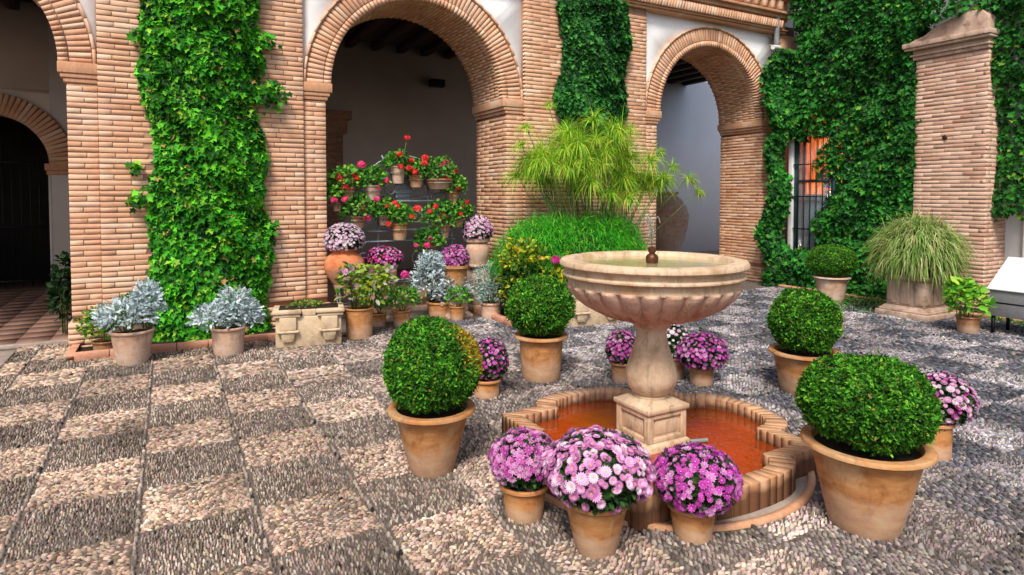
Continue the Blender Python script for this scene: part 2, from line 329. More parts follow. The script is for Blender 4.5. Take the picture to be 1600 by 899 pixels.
# ------------------------------------------------------------------ bricks
def brick_variant(i):
    r = np.random.default_rng(100 + i); j = lambda s: (r.random() - .5) * s
    V = []
    for (y, k) in ((.5, 1.0), (-.455, 1.0), (-.5, .0)):
        for sx, sz in ((-1, -1), (1, -1), (1, 1), (-1, 1)):
            if k: V.append((sx * .5 * (1 + j(.015)), y, sz * .5 * (1 + j(.16))))
            else: V.append((sx * (.5 - .012 + j(.012)), y + j(.03), sz * (.5 - .07 + j(.07))))
    F = []
    for a in (0, 4):
        for k in range(4): F.append((a + k, a + (k + 1) % 4, a + 4 + (k + 1) % 4, a + 4 + k))
    F.append((8, 9, 10, 11))
    F = [tuple(f) for f in F]
    return V, F
BV = [brick_variant(i) for i in range(8)]
BM = {}
def brick_mesh(i, matkey):
    k = (i, matkey)
    if k not in BM:
        me = np_mesh('brick', np.array(BV[i][0]), BV[i][1]); me.materials.append(M[matkey]); BM[k] = me
    return BM[k]
def lay(parent, items, matkey, limit=300, name='brick', stuffname='brick_courses', stuffmat=None):
    """items: (centre, 3x3 with columns length-axis, inward-axis, up-axis, size)"""
    items = sorted(items, key=lambda q: np.linalg.norm(np.array(q[0]) - np.array([0, 0, EYE])))
    for (c, R, s) in items[:limit]:
        me = brick_mesh(random.randrange(8), matkey)
        o = bpy.data.objects.new(name, me); COL.objects.link(o); o.parent = parent
        m = Matrix([[R[r][k] * s[k] for k in range(3)] + [c[r]] for r in range(3)] + [[0, 0, 0, 1]]); o.matrix_basis = m
    rest = items[limit:]
    if rest:
        V = []; L = []; Z = []; T = []; n = 0
        for (c, R, s) in rest:
            v, f = BV[random.randrange(8)]; v = np.array(v) * np.array(s); v = v @ np.array(R).T + np.array(c)
            V.append(v); tn = random.random()
            for q in f: L += [i + n for i in q]; Z.append(4); T.append(tn)
            n += len(v)
        me = np_mesh(stuffname, np.concatenate(V), (np.array(L), np.array(Z)), tone=T)
        link(stuffname, me, M[stuffmat or matkey + '_t'], parent, kind='stuff')
CH = .0545
def courses(origin, u, n, length, z0, z1, bl=.272, gap=.008, proud=.0, skip=None, depth=.07, hh=.0468):
    """brick faces on a vertical plane through origin, running along u, outward normal n"""
    u = np.array(u, float); n = np.array(n, float); o = np.array(origin, float); out = []
    R = np.stack([u, -n, np.array([0, 0, 1.])], axis=1)
    k0 = int(round(z0 / CH)); k1 = int(math.floor(z1 / CH + 1e-6))
    for k in range(k0, k1):
        z = (k + .5) * CH
        edges = [0.0]; x = (bl * (.5 if k % 2 else 1.0)) + random.uniform(-.025, .025)
        while x < length - .05: edges.append(x); x += bl + random.uniform(-.02, .02)
        edges.append(length)
        for a, b in zip(edges[:-1], edges[1:]):
            if skip and skip((a + b) / 2, z): continue
            L = b - a - gap; c = o + u * (a + b) / 2 - n * (depth / 2 - proud - random.uniform(-.002, .0035)) + np.array([0, 0, z + random.uniform(-.0015, .0015)])
            out.append((c, R, (L, depth, hh + random.uniform(-.004, .003))))
    return out
# ================================================================== THE GROUND
gm = MB(); gm.add([(-60, -40, 0), (60, -40, 0), (60, 60, 0), (-60, 60, 0)], [(0, 1, 2, 3)])
ground = struct(gm.build('ground', M['grout'])); tag(ground, 'dark grout bed of the pebble mosaic courtyard floor', None)
PC = np.array([2.51, 2.845])          # pool centre
def build_pebbles():
    P = []; A = []; C = []; Sx = []
    LX, LY = .5, .487
    for i in range(-8, 22):
        for j in range(-10, 14):
            x0, y0 = -.155 + i * LX, 5.70 + j * LY
            cx, cy = x0 + .25, y0 + LY / 2
            if cy > 8.2 or cy < .3 or cx < -2.6 or cx > 9.3: continue
            # in the field of view?
            d = np.array([cx, cy, -EYE]); zf = d @ _fw
            if zf < .6: continue
            px = CXP + FPX * (d @ _rt) / zf; py = CYP - FPX * (d @ _up) / zf
            if px < -330 or px > 1930 or py > 1300: continue
            light = (i + j) % 2 == 1
            warm = np.clip(1.15 - (cx - .4 + .15 * (cy - 3)) / 3.2, 0, 1)  # stone tones, with the right side's cool shade partly painted into them
            near = zf < 5.2
            la, lb = (.031, .0128) if zf < 3.9 else ((.038, .0160) if near else (.05, .022))
            nx, ny = (int(LX / la), int(LY / lb)) if light else (int((LX - .03) / lb), int(LY / la))
            gx, gy = np.meshgrid(np.arange(nx), np.arange(ny))
            sx = (LX - .035) / nx; sy = (LY - .012) / ny
            X = x0 + .03 + (gx + .5) * sx; Y = y0 + .006 + (gy + .5) * sy
            if light: X = X + (gy % 2) * sx * .5 - sx * .25
            else: Y = Y + (gx % 2) * sy * .5 - sy * .25
            X = X + rng.normal(0, .003, X.shape) ; Y = Y + rng.normal(0, .003, Y.shape)
            n = X.size; ang = (0 if light else PI / 2) + rng.normal(0, .30 if light else .20, n)
            if light: ang = ang + .45 * np.sin(X.ravel() * 14 + i) * np.cos(Y.ravel() * 9)
            cw = np.array([.44, .315, .235]) if light else np.array([.285, .222, .178])
            cc = np.array([.30, .28, .295]) if light else np.array([.115, .12, .145])
            base = cw * warm + cc * (1 - warm)
            c = base * (1 + .34 * rng.standard_normal((n, 1))) * (1 + .06 * rng.standard_normal((n, 3)))
            odd = rng.random(n); c[odd < .16] = base * .42; c[odd > .92] = np.array([.46, .39, .34]) * (.75 + .25 * warm)
            blot = rng.normal(0, .16, 3); gx_ = (X.ravel() - cx) / .25; gy_ = (Y.ravel() - cy) / .25; c = c * (1 + blot[0] * .6 + blot[1] * gx_ + blot[2] * gy_)[:, None]
            P.append(np.stack([X.ravel(), Y.ravel(), np.full(n, .0) + rng.normal(0, .0015, n)], 1)); A.append(ang); C.append(c)
            wob = .006 * np.sin(Y.ravel() * 17 + i * 3)
            P[-1][:, 0] += wob; P[-1][:, 2] += .004 * np.sin(X.ravel() * 7 + j) * np.cos(Y.ravel() * 6 + i)
            Sx.append(np.stack([np.full(n, la * .52) * rng.uniform(.8, 1.08, n), np.full(n, lb * .5) * rng.uniform(.62, .98, n), rng.uniform(.007, .017, n)], 1))
        # the line of bigger stones between columns
        x0 = -.155 + i * LX
        ys = np.arange(.4, 8.0, .042); n = len(ys)
        P.append(np.stack([np.full(n, x0 + .008) + rng.normal(0, .003, n), ys, np.full(n, .002)], 1)); A.append(np.full(n, PI / 2) + rng.normal(0, .12, n))
        wl = np.clip(1.15 - (x0 - .4) / 3.2, 0, 1); C.append((np.array([.27, .22, .18]) * wl + np.array([.16, .16, .18]) * (1 - wl)) * (1 + .45 * rng.standard_normal((n, 1))))
        Sx.append(np.stack([np.full(n, .019), rng.uniform(.007, .012, n), np.full(n, .017)], 1))
    P = np.concatenate(P); A = np.concatenate(A); C = np.clip(np.concatenate(C), .02, .8); Sx = np.concatenate(Sx)
    d2 = P - np.array([0, 0, EYE]); zf = d2 @ _fw; px = CXP + FPX * (d2 @ _rt) / zf; py = CYP - FPX * (d2 @ _up) / zf
    rel = P[:, :2] - PC
    keep = (np.hypot(*rel.T) > .90) & (P[:, 1] < 7.9) & (P[:, 0] < 9.0) & (zf > .5) & (px > -330) & (px < 1930) & (py < 1300)
    keep &= ~((P[:, 1] > 7.02) & (P[:, 0] > -.84) & (P[:, 0] < 9.4)) & ~((P[:, 1] > 6.45) & (P[:, 0] < -1.32)) & ~((P[:, 1] > 6.2) & (P[:, 0] > 3.5) & (P[:, 0] < 5.9))
    P, A, C, Sx = P[keep], A[keep], C[keep], Sx[keep]
    k = 5; V = [(math.cos(2 * PI * i / k), math.sin(2 * PI * i / k), -.1) for i in range(k)] + [(.72 * math.cos(2 * PI * (i) / k), .72 * math.sin(2 * PI * (i) / k), .75) for i in range(k)] + [(0, 0, 1)]
    F = [(i, (i + 1) % k, k + (i + 1) % k, k + i) for i in range(k)] + [(k + i, k + (i + 1) % k, 2 * k) for i in range(k)]
    ca, sa = np.cos(A), np.sin(A); z = np.zeros_like(ca); o = np.ones_like(ca)
    R = np.stack([np.stack([ca, -sa, z], 1), np.stack([sa, ca, z], 1), np.stack([z, z, o], 1)], 1)
    me = scatter_mesh('pebble_mosaic', (V, F, None), P, R, Sx, C, smooth=True)
    o = link('pebbles', me, M['pebble'], ground, kind='stuff'); print('pebbles', len(P)); return o
build_pebbles()
sb = MB(); sb.box((-2.9, 6.45, -.02), (-1.32, 7.72, .018)); struct(sb.build('paving_slab', M['slab'], bevel=.006))
sb = MB(); sb.box((-6, 7.90, -.02), (9.05, 7.98, .03)); struct(sb.build('threshold_step', M['slab'], bevel=.006))
# gallery floor and tiles
fl = MB(); fl.box((-6.5, 7.98, -.05), (15, 14.5, .012)); gfloor = struct(fl.build('gallery_floor', M['mortar']))
tm = MB(); tm.box((-.143, -.143, 0), (.143, .143, .012)); tme = tm.mesh('tile'); tme.materials.append(M['tile'])
tpos = sorted([(-3.9 + .295 * i, 8.14 + .295 * j) for i in range(11) for j in range(15)], key=lambda p: p[1])
for (x, y) in tpos:
    if x > -.75: continue
    o = bpy.data.objects.new('tile', tme); COL.objects.link(o); o.parent = gfloor; o.location = (x, y, .012 + random.uniform(0, .003)); o.rotation_euler = (0, 0, random.uniform(-.01, .01))
# ================================================================== THE ARCADE
YF, YJ, YP, YB = 7.478, 7.525, 7.56, 8.47      # pilaster face, jamb face, plaster face, back of the wall
ZC, RI, RO, RH = 2.83, 1.14, 1.42, 1.46
CEN = [-2.05, 2.85, 7.92]
arc = empty('arcade_building', (2.85, YF, 0), 'two-storey brick arcade with round arches and white plaster spandrels', 'building')
U, NF = (1, 0, 0), (0, -1, 0)
def pier(jl, pl, pr, jr, ivy, ztop=4.30, inner=True, zobj=3.9):
    """jl..pl left jamb, pl..pr pilaster, pr..jr right jamb; ivy=(x0,x1,zmin) hidden stretch"""
    c = MB()
    c.box((jl + .007, YJ + .007, 0), (jr - .007, YB - .012, 2.66)); c.box((pl + .007, YF + .007, 0), (pr - .007, YJ + .007, 4.36))
    c.box((pl, YJ + .0121, 2.66), (pr, YB - .012, 4.36))
    p = c.build('brick_pier', M['mortar'], arc, world=True)
    it = []
    sk = lambda x, z: ivy and ivy[0] < pl + x < ivy[1] and z > ivy[2]
    it += courses((pl, YF, 0), U, NF, pr - pl, .33, ztop, skip=sk)
    it += courses((jl, YJ, 0), U, NF, pl - jl, .33, 2.64)
    it += courses((pr, YJ, 0), U, NF, jr - pr, .33, 2.64)
    # plinth courses stand 25 mm proud
    it += courses((jl - .025, YF - .03, 0), U, NF, jr - jl + .05, 0, .325, skip=(lambda x, z: ivy and ivy[0] + .1 < jl + x < ivy[1] - .1), depth=.12)
    it += courses((jl - .022, YB, 0), (0, -1, 0), (-1, 0, 0), YB - YF, 0, .325)
    if inner: it += courses((jl, YB, 0), (0, -1, 0), (-1, 0, 0), YB - YJ - .0, .33, 2.64)
    lay(p, it, 'brick', 300)
    return p
pier(CEN[0] + 1.2, CEN[0] + 1.46, CEN[1] - 1.46, CEN[1] - 1.2, (-.08, .86, .2), inner=False)
pier(CEN[1] + 1.2, CEN[1] + 1.46, CEN[2] - 1.46, CEN[2] - 1.2, (4.98, 5.98, 2.75))
pier(CEN[2] + 1.2, CEN[2] + 1.46, 10.0, 10.2, (9.45, 10.1, 0))
# imposts
def impost(x, side):
    b = MB()
    x0, x1 = (x - .28, x + .07) if side > 0 else (x - .07, x + .28)
    b.box((x0 + .005, YJ - .03, 2.735), (x1, YB + .02, 2.842))
    q0, q1 = (x - .27, x + .045) if side > 0 else (x - .045, x + .27)
    b.box((q0, YJ - .018, 2.69), (q1, YB, 2.733)); 
    q0, q1 = (x - .262, x + .02) if side > 0 else (x - .02, x + .262)
    b.box((q0, YJ - .006, 2.645), (q1, YB - .004, 2.688))
    b.build('impost', M['curb2'], arc, world=True, bevel=.006)
M['curb2'] = simple('impost brick', (0.48, 0.235, 0.13), (0.60, 0.34, 0.20), 14, 0.9, 0.6, 0.006, stretch=(3, 3, 1), c3=(.62, .44, .32))
for k, cx in enumerate(CEN):
    impost(cx + 1.2, -1); 
    if k > 0: impost(cx - 1.2, 1)
def arch(cx):
    # plaster spandrel: front strip between ring and the rectangle above
    V = []; F = []; n = 48; rm = 1.30; W = 1.455; ZT = 4.36
    def outer(a):
        ca, sa = math.cos(a), math.sin(a); k = min(W / abs(ca) if abs(ca) > 1e-6 else 1e9, (ZT - ZC) / sa if sa > 1e-6 else 1e9); return cx + k * ca, ZC + k * sa
    for i in range(n + 1):
        a = PI * i / n; ox, oz = outer(a)
        for Y in (YP, YB):
            V.append((cx + rm * math.cos(a), Y, ZC + rm * math.sin(a))); V.append((ox, Y, oz))
    for i in range(n):
        b = i * 4; F += [(b, b + 1, b + 5, b + 4), (b + 2, b + 6, b + 7, b + 3), (b, b + 4, b + 6, b + 2), (b + 1, b + 3, b + 7, b + 5)]
    # corner fillers
    sp = MB().add(V, F)
    ac = math.atan2(ZT - ZC, W); k = int(ac / PI * n)
    for sgn in (0, 1):
        i = k if not sgn else n - k - 1
        o1 = outer(PI * i / n); o2 = outer(PI * (i + 1) / n); cr = (cx + (W if not sgn else -W), ZT)
        sp.add([(o1[0], YP, o1[1]), (cr[0], YP, cr[1]), (o2[0], YP, o2[1])], [(0, 1, 2)])
    s = sp.build('spandrel', M['plaster'], arc, world=True)
    # mortar ring behind the bricks
    V = []; F = []
    for i in range(n + 1):
        a = PI * i / n
        for (r, Y) in ((RI + .01, YJ + .014), (RO - .01, YJ + .014), (RO - .01, YP + .02), (RI + .01, YB - .01)): V.append((cx + r * math.cos(a), Y, ZC + .008 + r * math.sin(a)))
    for i in range(n):
        b = i * 4; F += [(b, b + 1, b + 5, b + 4), (b + 1, b + 2, b + 6, b + 5), (b, b + 4, b + 7, b + 3)]
    ring = MB().add(V, F).build('brick_arch', M['mortar'], arc, world=True)
    it = []; nv = 74
    for i in range(nv):
        a = PI * (i + .5) / nv; ca, sa = math.cos(a), math.sin(a); rad = np.array([ca, 0, sa]); tan = np.array([-sa, 0, ca]); dy = np.array([0, 1., 0])
        C0 = np.array([cx, 0, ZC + .008])
        R = np.stack([rad, dy, tan], 1)
        j = lambda s: random.uniform(-s, s)
        w0 = PI * 1.32 / nv - .010
        it.append((C0 + rad * 1.325 + dy * (YJ + .05 + j(.003)), R, (.185, .10, w0 + j(.002))))
        it.append((C0 + rad * 1.180 + dy * (YJ - .012 + .06 + j(.003)), R, (.082, .12, PI * 1.18 / nv - .009)))
    lay(ring, it, 'brick', 300)
    it = []
    for i in range(nv + 12):
        a = PI * (i + .5) / (nv + 12); ca, sa = math.cos(a), math.sin(a); rad = np.array([ca, 0, sa]); tan = np.array([-sa, 0, ca]); dy = np.array([0, 1., 0]); C0 = np.array([cx, 0, ZC + .008])
        R = np.stack([dy, rad, tan], 1); y = YJ + .11; first = True
        while y < YB - .06:
            L = .27 if not (first and i % 2) else .135; first = False; L = min(L, YB - y)
            it.append((C0 + rad * (RI + .035) + dy * (y + L / 2), R, (L - .009, .07, PI * RI / (nv + 12) - .008))); y += L
    lay(ring, it, 'brick', 0, stuffname='soffit_bricks')
    it = []
    nh = 30
    for i in range(nh):
        a = PI * (i + .5) / nh; ca, sa = math.cos(a), math.sin(a); rad = np.array([ca, 0, sa]); tan = np.array([-sa, 0, ca]); dy = np.array([0, 1., 0])
        it.append((np.array([cx, 0, ZC + .008]) + rad * 1.441 + dy * (YJ + .03), np.stack([tan, dy, rad], 1), (PI * 1.44 / nh - .006, .10, .030)))
    lay(ring, it, 'brick', 300)
for cx in CEN: arch(cx)
# cornice
cb = MB()
for (y0, z0, z1) in ((7.44, 4.362, 4.40), (7.40, 4.402, 4.425), (7.425, 4.57, 4.60), (7.36, 4.602, 4.66), (7.30, 4.662, 4.70), (7.33, 4.90, 4.96), (7.24, 4.962, 5.02)): cb.box((-6.4, y0, z0), (9.6, YB, z1))
cb.box((-6.4, 7.47, 4.426), (9.6, YB, 4.569)); cb.box((-6.4, 7.42, 4.701), (9.6, YB, 4.899))
corn = cb.build('cornice', M['curb3'] if 'curb3' in M else M['curb2'], arc, world=True, bevel=.004)
it = []
x = 9.4
while x > 4.6:
    it.append((np.array([x, 7.41, 4.497]), np.stack([np.array([.25, 0, .97]), np.array([0, 1., 0]), np.array([-.97, 0, .25])], 1), (.128, .10, .048))); x -= .0575
x = 9.3
while x > 5.2:
    it.append((np.array([x, 7.37, 4.80]), np.stack([np.array([1., 0, 0]), np.array([0, 1., 0]), np.array([0, 0, 1.])], 1), (.10, .12, .15))); x -= .2
lay(corn, it, 'brick', 300)
ub = MB(); ub.box((-6.4, 7.56, 5.021), (12.1, 7.9, 8.6)); ub.build('upper_wall', M['plaster'], arc, world=True)
# ---- gallery room
gb = MB()
YW = 12.4
gb2 = MB(); gb2.box((6.2, YW - .001, 0), (15.0, YW + .3, 4.57)); gb2.build('gallery_wall', M['gallery'], arc, world=True)
gb.box((-1.62, YW, 0), (6.199, YW + .3, 4.57)); gb.box((-6.5, YW, 3.2), (-1.621, YW + .3, 4.57)); gb.box((-6.5, YW, 0), (-3.3, YW + .3, 3.199))
gw = gb.build('gallery_wall', M['gallery_warm'], arc, world=True)
e = MB(); e.box((-6.8, 8.48, 0), (-6.5, YW + .3, 4.42)); e.build('gallery_end_wall', M['gallery'], arc, world=True)
e = MB(); e.box((-6.8, 7.92, 4.571), (12.1, YW + .4, 4.68)); e.build('ceiling_boards', M['wood'], arc, world=True)
bm_ = MB(); bm_.box((-.07, 8.48, 4.42), (.07, YW, 4.565)); bme = bm_.mesh('ceiling_beam'); bme.materials.append(M['wood'])
for i in range(36):
    o = bpy.data.objects.new('ceiling_beam', bme); COL.objects.link(o); o.parent = arc; o.matrix_parent_inverse = Matrix.Translation(-arc.location); o.location = (-6.2 + i * .52, 0, 0)
e = MB(); e.box((-6.8, 7.92, 4.69), (12.1, YW + .4, 8.5)); e.build('upper_storey', M['plaster'], arc, world=True)
# the brick arch and the dark doorway at the back on the left
ba = MB(); n = 24; cxx, czz, ri, ro = -2.42, 2.02, .78, 1.12; V = []; F = []
for i in range(n + 1):
    a = PI * i / n
    for (r, Y) in ((ri, YW - .03), (ro, YW - .03), (ro, YW + .31), (ri, YW + .31)): V.append((cxx + r * math.cos(a), Y, czz + r * math.sin(a)))
for i in range(n):
    b = i * 4; F += [(b, b + 1, b + 5, b + 4), (b + 1, b + 2, b + 6, b + 5), (b, b + 4, b + 7, b + 3)]
bo = ba.add(V, F).build('doorway_arch', M['mortar'], arc, world=True)
it = []
for i in range(44):
    a = PI * (i + .5) / 44; ca, sa = math.cos(a), math.sin(a); rad = np.array([ca, 0, sa]); tan = np.array([-sa, 0, ca]); dy = np.array([0, 1., 0])
    it.append((np.array([cxx, 0, czz]) + rad * .95 + dy * (YW - .03), np.stack([rad, dy, tan], 1), (.33, .06, PI * .95 / 44 - .012)))
lay(bo, it, 'brick', 60)
e = MB(); e.box((-3.3, YW + .0, 3.15), (-1.62, YW + .29, 3.2)); 
# wall filling beside and over the doorway arch
V = []; F = []
for i in range(n + 1):
    a = PI * i / n; ca, sa = math.cos(a), math.sin(a); k = min(.95 / abs(ca) if abs(ca) > 1e-6 else 9, 1.18 / sa if sa > 1e-6 else 9)
    V += [(cxx + 1.0 * ca, YW + .002, czz + 1.0 * sa), (cxx + max(k, 1.0) * ca, YW + .002, czz + max(k, 1.0) * sa)]
for i in range(n): b = i * 2; F.append((b, b + 1, b + 3, b + 2))
e.add(V, F); e.box((-1.661, YW + .001, 0), (-1.62, YW + .29, 2.02)); e.build('doorway_surround', M['gallery_warm'], arc, world=True)
e = MB(); e.box((-1.70, YW - .06, 1.93), (-1.33, YW + .29, 2.04)); e.box((-1.68, YW - .03, 1.86), (-1.36, YW + .29, 1.929)); e.build('doorway_impost', M['curb2'], arc, world=True, bevel=.006)
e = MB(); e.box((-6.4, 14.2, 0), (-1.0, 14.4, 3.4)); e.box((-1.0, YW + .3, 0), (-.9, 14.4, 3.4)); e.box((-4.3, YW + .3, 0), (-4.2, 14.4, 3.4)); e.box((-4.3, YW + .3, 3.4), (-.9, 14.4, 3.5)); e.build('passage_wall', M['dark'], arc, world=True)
gt = empty('iron_gate', (-2.45, YW + .35, 0), 'dark iron bar gate closing the arched doorway at the back of the left gallery', 'gate')
for i in range(13):
    b = MB(); b.tube([(-3.15 + i * .12, YW + .35, .05), (-3.15 + i * .12, YW + .35, 2.6)], .012, 6); b.build('bar', M['black'], gt, world=True)
for z in (.12, 1.0, 2.05):
    b = MB(); b.box((-3.2, YW + .33, z), (-1.66, YW + .37, z + .04)); b.build('rail', M['black'], gt, world=True)
# brick pilaster on the back wall seen through the middle arch
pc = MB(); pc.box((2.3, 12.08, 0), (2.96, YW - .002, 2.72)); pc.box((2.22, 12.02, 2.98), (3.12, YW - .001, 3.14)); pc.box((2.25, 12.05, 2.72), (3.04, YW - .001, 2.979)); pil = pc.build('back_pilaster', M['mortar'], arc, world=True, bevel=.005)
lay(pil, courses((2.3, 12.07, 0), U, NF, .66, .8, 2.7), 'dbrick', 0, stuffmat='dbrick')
# floodlight
fl_ = empty('floodlight', tuple(at(682, 130, 12.3)), 'small dark floodlight high on the dim gallery wall behind the middle arch', 'lamp')
b = MB(); b.box((-.16, -.1, -.09), (.16, .06, .07)); b.build('housing', M['black'], fl_, bevel=.02)
b = MB(); b.box((-.03, .05, -.03), (.03, .1, .03)); b.build('bracket', M['black'], fl_)
# ================================================================== THE RIGHT WING
wing = empty('ivy_covered_wing', (9.95, 4.6, 0), 'ivy covered wing on the right with a barred window and a projecting brick pillar', 'building')
XW = 9.95
wb = MB()
wb.box((XW, -4, 0), (XW + .3, 3.35, 6.5)); wb.box((XW, 4.0, 0), (XW + .3, 6.45, 6.5)); wb.box((XW, 3.351, 2.3), (XW + .3, 3.999, 6.5))
wb.box((XW, 7.35, 0), (XW + .3, 7.55, 6.5)); wb.box((XW, 6.451, 0), (XW + .3, 7.349, .45)); wb.box((XW, 6.451, 2.75), (XW + .3, 7.349, 6.5))
wb.build('wing_wall', M['gallery'], wing, world=True)
pb = MB(); PX = 9.4
pb.box((PX + .006, 4.226, 0), (XW, 5.124, 3.45)); pil = pb.build('brick_pillar', M['mortar2'], wing, world=True)
it = courses((PX, 5.13, 0), (0, -1, 0), (-1, 0, 0), .91, 0, 3.45, bl=.25, gap=.006, hh=.047)
it2 = courses((PX + .002, 4.22, 0), (1, 0, 0), (0, -1, 0), XW - PX, 0, 3.45, bl=.25)
lay(pil, it, 'pbrick', 300); 
b = MB(); b.box((PX + .014, 4.2225, .001), (XW - .001, 4.2255, 3.44)); sidep = b.build('pillar_side', M['mortar2'], wing, world=True); lay(sidep, it2, 'pbrick', 60)
cb = MB()
for (o_, z0, z1) in ((.03, 3.452, 3.50), (.06, 3.501, 3.53), (.03, 3.531, 3.585), (.11, 3.586, 3.62), (.13, 3.621, 3.69)): cb.box((PX - o_, 4.22 - o_ * .5, z0), (XW - .001, 5.13 + o_, z1))
cb.build('pillar_cornice', M['pcorn'] if 'pcorn' in M else M['planter'], wing, world=True, bevel=.008)
V = []; F = []; prof = [(5.22, 3.691), (5.15, 3.72), (4.98, 3.77), (4.86, 3.85), (4.65, 3.92), (4.4, 3.97), (4.28, 3.95), (4.2, 3.87), (4.19, 3.691)]
m_ = len(prof)
for X in (PX - .08, XW - .001): V += [(X, y, z) for y, z in prof]
F = [tuple(range(m_)), tuple(range(m_, 2 * m_))[::-1]] + [(i, (i + 1) % m_, m_ + (i + 1) % m_, m_ + i)[::-1] for i in range(m_)]
MB().add(V, F).build('pillar_top', M['planter'], wing, world=True, bevel=.02)
wing_putlog = MB(); q = at(1470, 232, 4.72); wing_putlog.lathe([(.03, 0), (.035, .01), (.02, .012)], 10); o = wing_putlog.build('iron_eye', M['bronze'], wing, world=True); o.location = (PX - .005, 4.72, 2.33); o.rotation_euler = (0, -PI / 2, 0)
# window in the ivy
win = struct(empty('window', (XW, 6.9, .5), 'barred window glowing orange in its upper half amid the dark ivy', 'window')); win['kind'] = 'thing'
for (a_, b_, nm) in (((XW - .45, 7.2, .5), (XW - .36, 7.28, 2.65), 'jamb'), ((XW - .45, 6.44, .42), (XW - .3, 7.28, .5), 'sill')):
    MB().box(a_, b_).build(nm, M['white'], win, world=True, bevel=.006)
MB().box((XW - .4, 6.45, .502), (XW - .37, 6.50, 2.65)).build('frame', M['teal'], win, world=True)
MB().box((XW - .4, 7.12, .502), (XW - .37, 7.2, 2.65)).build('frame', M['teal'], win, world=True)
MB().box((XW - .4, 6.501, 1.75), (XW - .37, 7.119, 1.80)).build('transom', M['teal'], win, world=True)
MB().box((XW - .385, 6.501, .503), (XW - .38, 7.119, 1.749)).build('pane', M['glass'], win, world=True)
MB().box((XW - .385, 6.501, 1.801), (XW - .38, 7.119, 2.649)).build('pane', M['glass'], win, world=True)
MB().box((XW - .2, 6.45, 1.55), (XW - .19, 7.2, 2.65)).build('curtain', M['curtain'], win, world=True)
MB().box((XW - .16, 6.45, .5), (XW - .15, 7.2, 1.55)).build('lower_blind', M['blue'], win, world=True)
MB().box((XW - .34, 7.03, .52), (XW - .32, 7.09, 2.6)).build('shutter_edge', M['red'], win, world=True)
for i in range(6): b = MB(); b.tube([(XW - .43, 6.52 + i * .115, .52), (XW - .43, 6.52 + i * .115, 2.62)], .009, 6); b.build('bar', M['black'], win, world=True)
for z in (.95, 1.5, 2.05): b = MB(); b.box((XW - .437, 6.46, z), (XW - .423, 7.19, z + .02)); b.build('bar_rail', M['black'], win, world=True)
# white door at the right edge
dr = empty('white_door', (XW, 3.68, 0), 'white door frame beside the brick pillar at the far right edge', 'door')
MB().box((XW - .05, 3.93, 0), (XW + .1, 4.0, 2.3)).build('frame', M['white'], dr, world=True, bevel=.005)
MB().box((XW - .05, 3.35, 0), (XW + .1, 3.42, 2.3)).build('frame', M['white'], dr, world=True, bevel=.005)
MB().box((XW - .05, 3.421, 2.23), (XW + .1, 3.929, 2.3)).build('frame', M['white'], dr, world=True)
MB().box((XW + .02, 3.421, .01), (XW + .06, 3.929, 2.229)).build('door_leaf', M['white'], dr, world=True)
MB().box((XW - .03, 3.46, 1.0), (XW + .02, 3.49, 1.12)).build('handle', M['black'], dr, world=True, bevel=.004)
# downpipe and camera at the corner
dp = empty('drain_pipe', (9.32, 7.36, 0), 'grey drain pipe running down the inner corner between arcade and ivy wing', 'pipe')
b = MB(); b.tube([(9.30, 7.40, 2.9), (9.30, 7.40, 5.1)], .045, 10); b.build('pipe', M['pipe'], dp, world=True, smooth=True)
b = MB(); b.tube([(9.30, 7.40, 3.75), (9.30, 7.40, 3.83)], .06, 10); b.build('bracket', M['pipe'], dp, world=True, smooth=True)
cc_ = empty('security_camera', (9.08, 7.3, 4.02), 'small white security camera on an arm beside the drain pipe', 'camera')
b = MB(); b.tube([(-.12, -.1, 0), (.12, -.02, .03)], .04, 10); b.build('housing', M['white'], cc_, smooth=True)
b = MB(); b.tube([(.02, -.05, .02), (.04, .1, .1), (.2, .12, .1)], .012, 6); b.build('arm', M['pipe'], cc_)
# ================================================================== CURBS AND BEDS
def bed(label, x0, x1, y0, y1, front='y', objs=True):
    e = empty('planting_bed', ((x0 + x1) / 2, (y0 + y1) / 2, 0), label, 'planting bed')
    MB().box((x0, y0, 0), (x1, y1, .035)).build('soil', M['soil'], e, world=True)
    it = []
    if front == 'y':
        x = x0
        while x < x1 - .05:
            L = min(.28, x1 - x); it.append((np.array([x + L / 2, y0 - .03 + random.uniform(-.003, .003), .035]), np.eye(3), (L - .008, .07, .075 + random.uniform(-.004, .004)))); x += L
        y = y0 + .01
        while y < y1 - .05:
            L = min(.25, y1 - y); it.append((np.array([x0 - .03, y + L / 2, .035]), np.array([[0, 1, 0], [-1, 0, 0], [0, 0, 1.]]), (L - .008, .07, .075))); y += L
    else:
        y = y0
        while y < y1 - .05:
            L = min(.28, y1 - y); it.append((np.array([x0 - .03, y + L / 2, .02]), np.array([[0, 1, 0], [-1, 0, 0], [0, 0, 1.]]), (L - .008, .07, .045))); y += L
    for (c, R, s) in it:
        o = bpy.data.objects.new('brick', brick_mesh(random.randrange(8), 'curb')); COL.objects.link(o); o.parent = e; o.matrix_parent_inverse = Matrix.Translation(-e.location)
        o.matrix_basis = Matrix([[R[r][k] * s[k] for k in range(3)] + [c[r]] for r in range(3)] + [[0, 0, 0, 1]])
bed('narrow soil bed with a low red brick edging under the big left ivy', -.78, 1.5, 7.04, 7.44)
bed('soil bed edged with bricks under the papyrus by the middle pier', 3.55, 5.85, 6.3, 7.44)
bed('long soil bed with flat brick edging under the ivy wing', 8.98, 9.9, 1.5, 7.0, front='x')
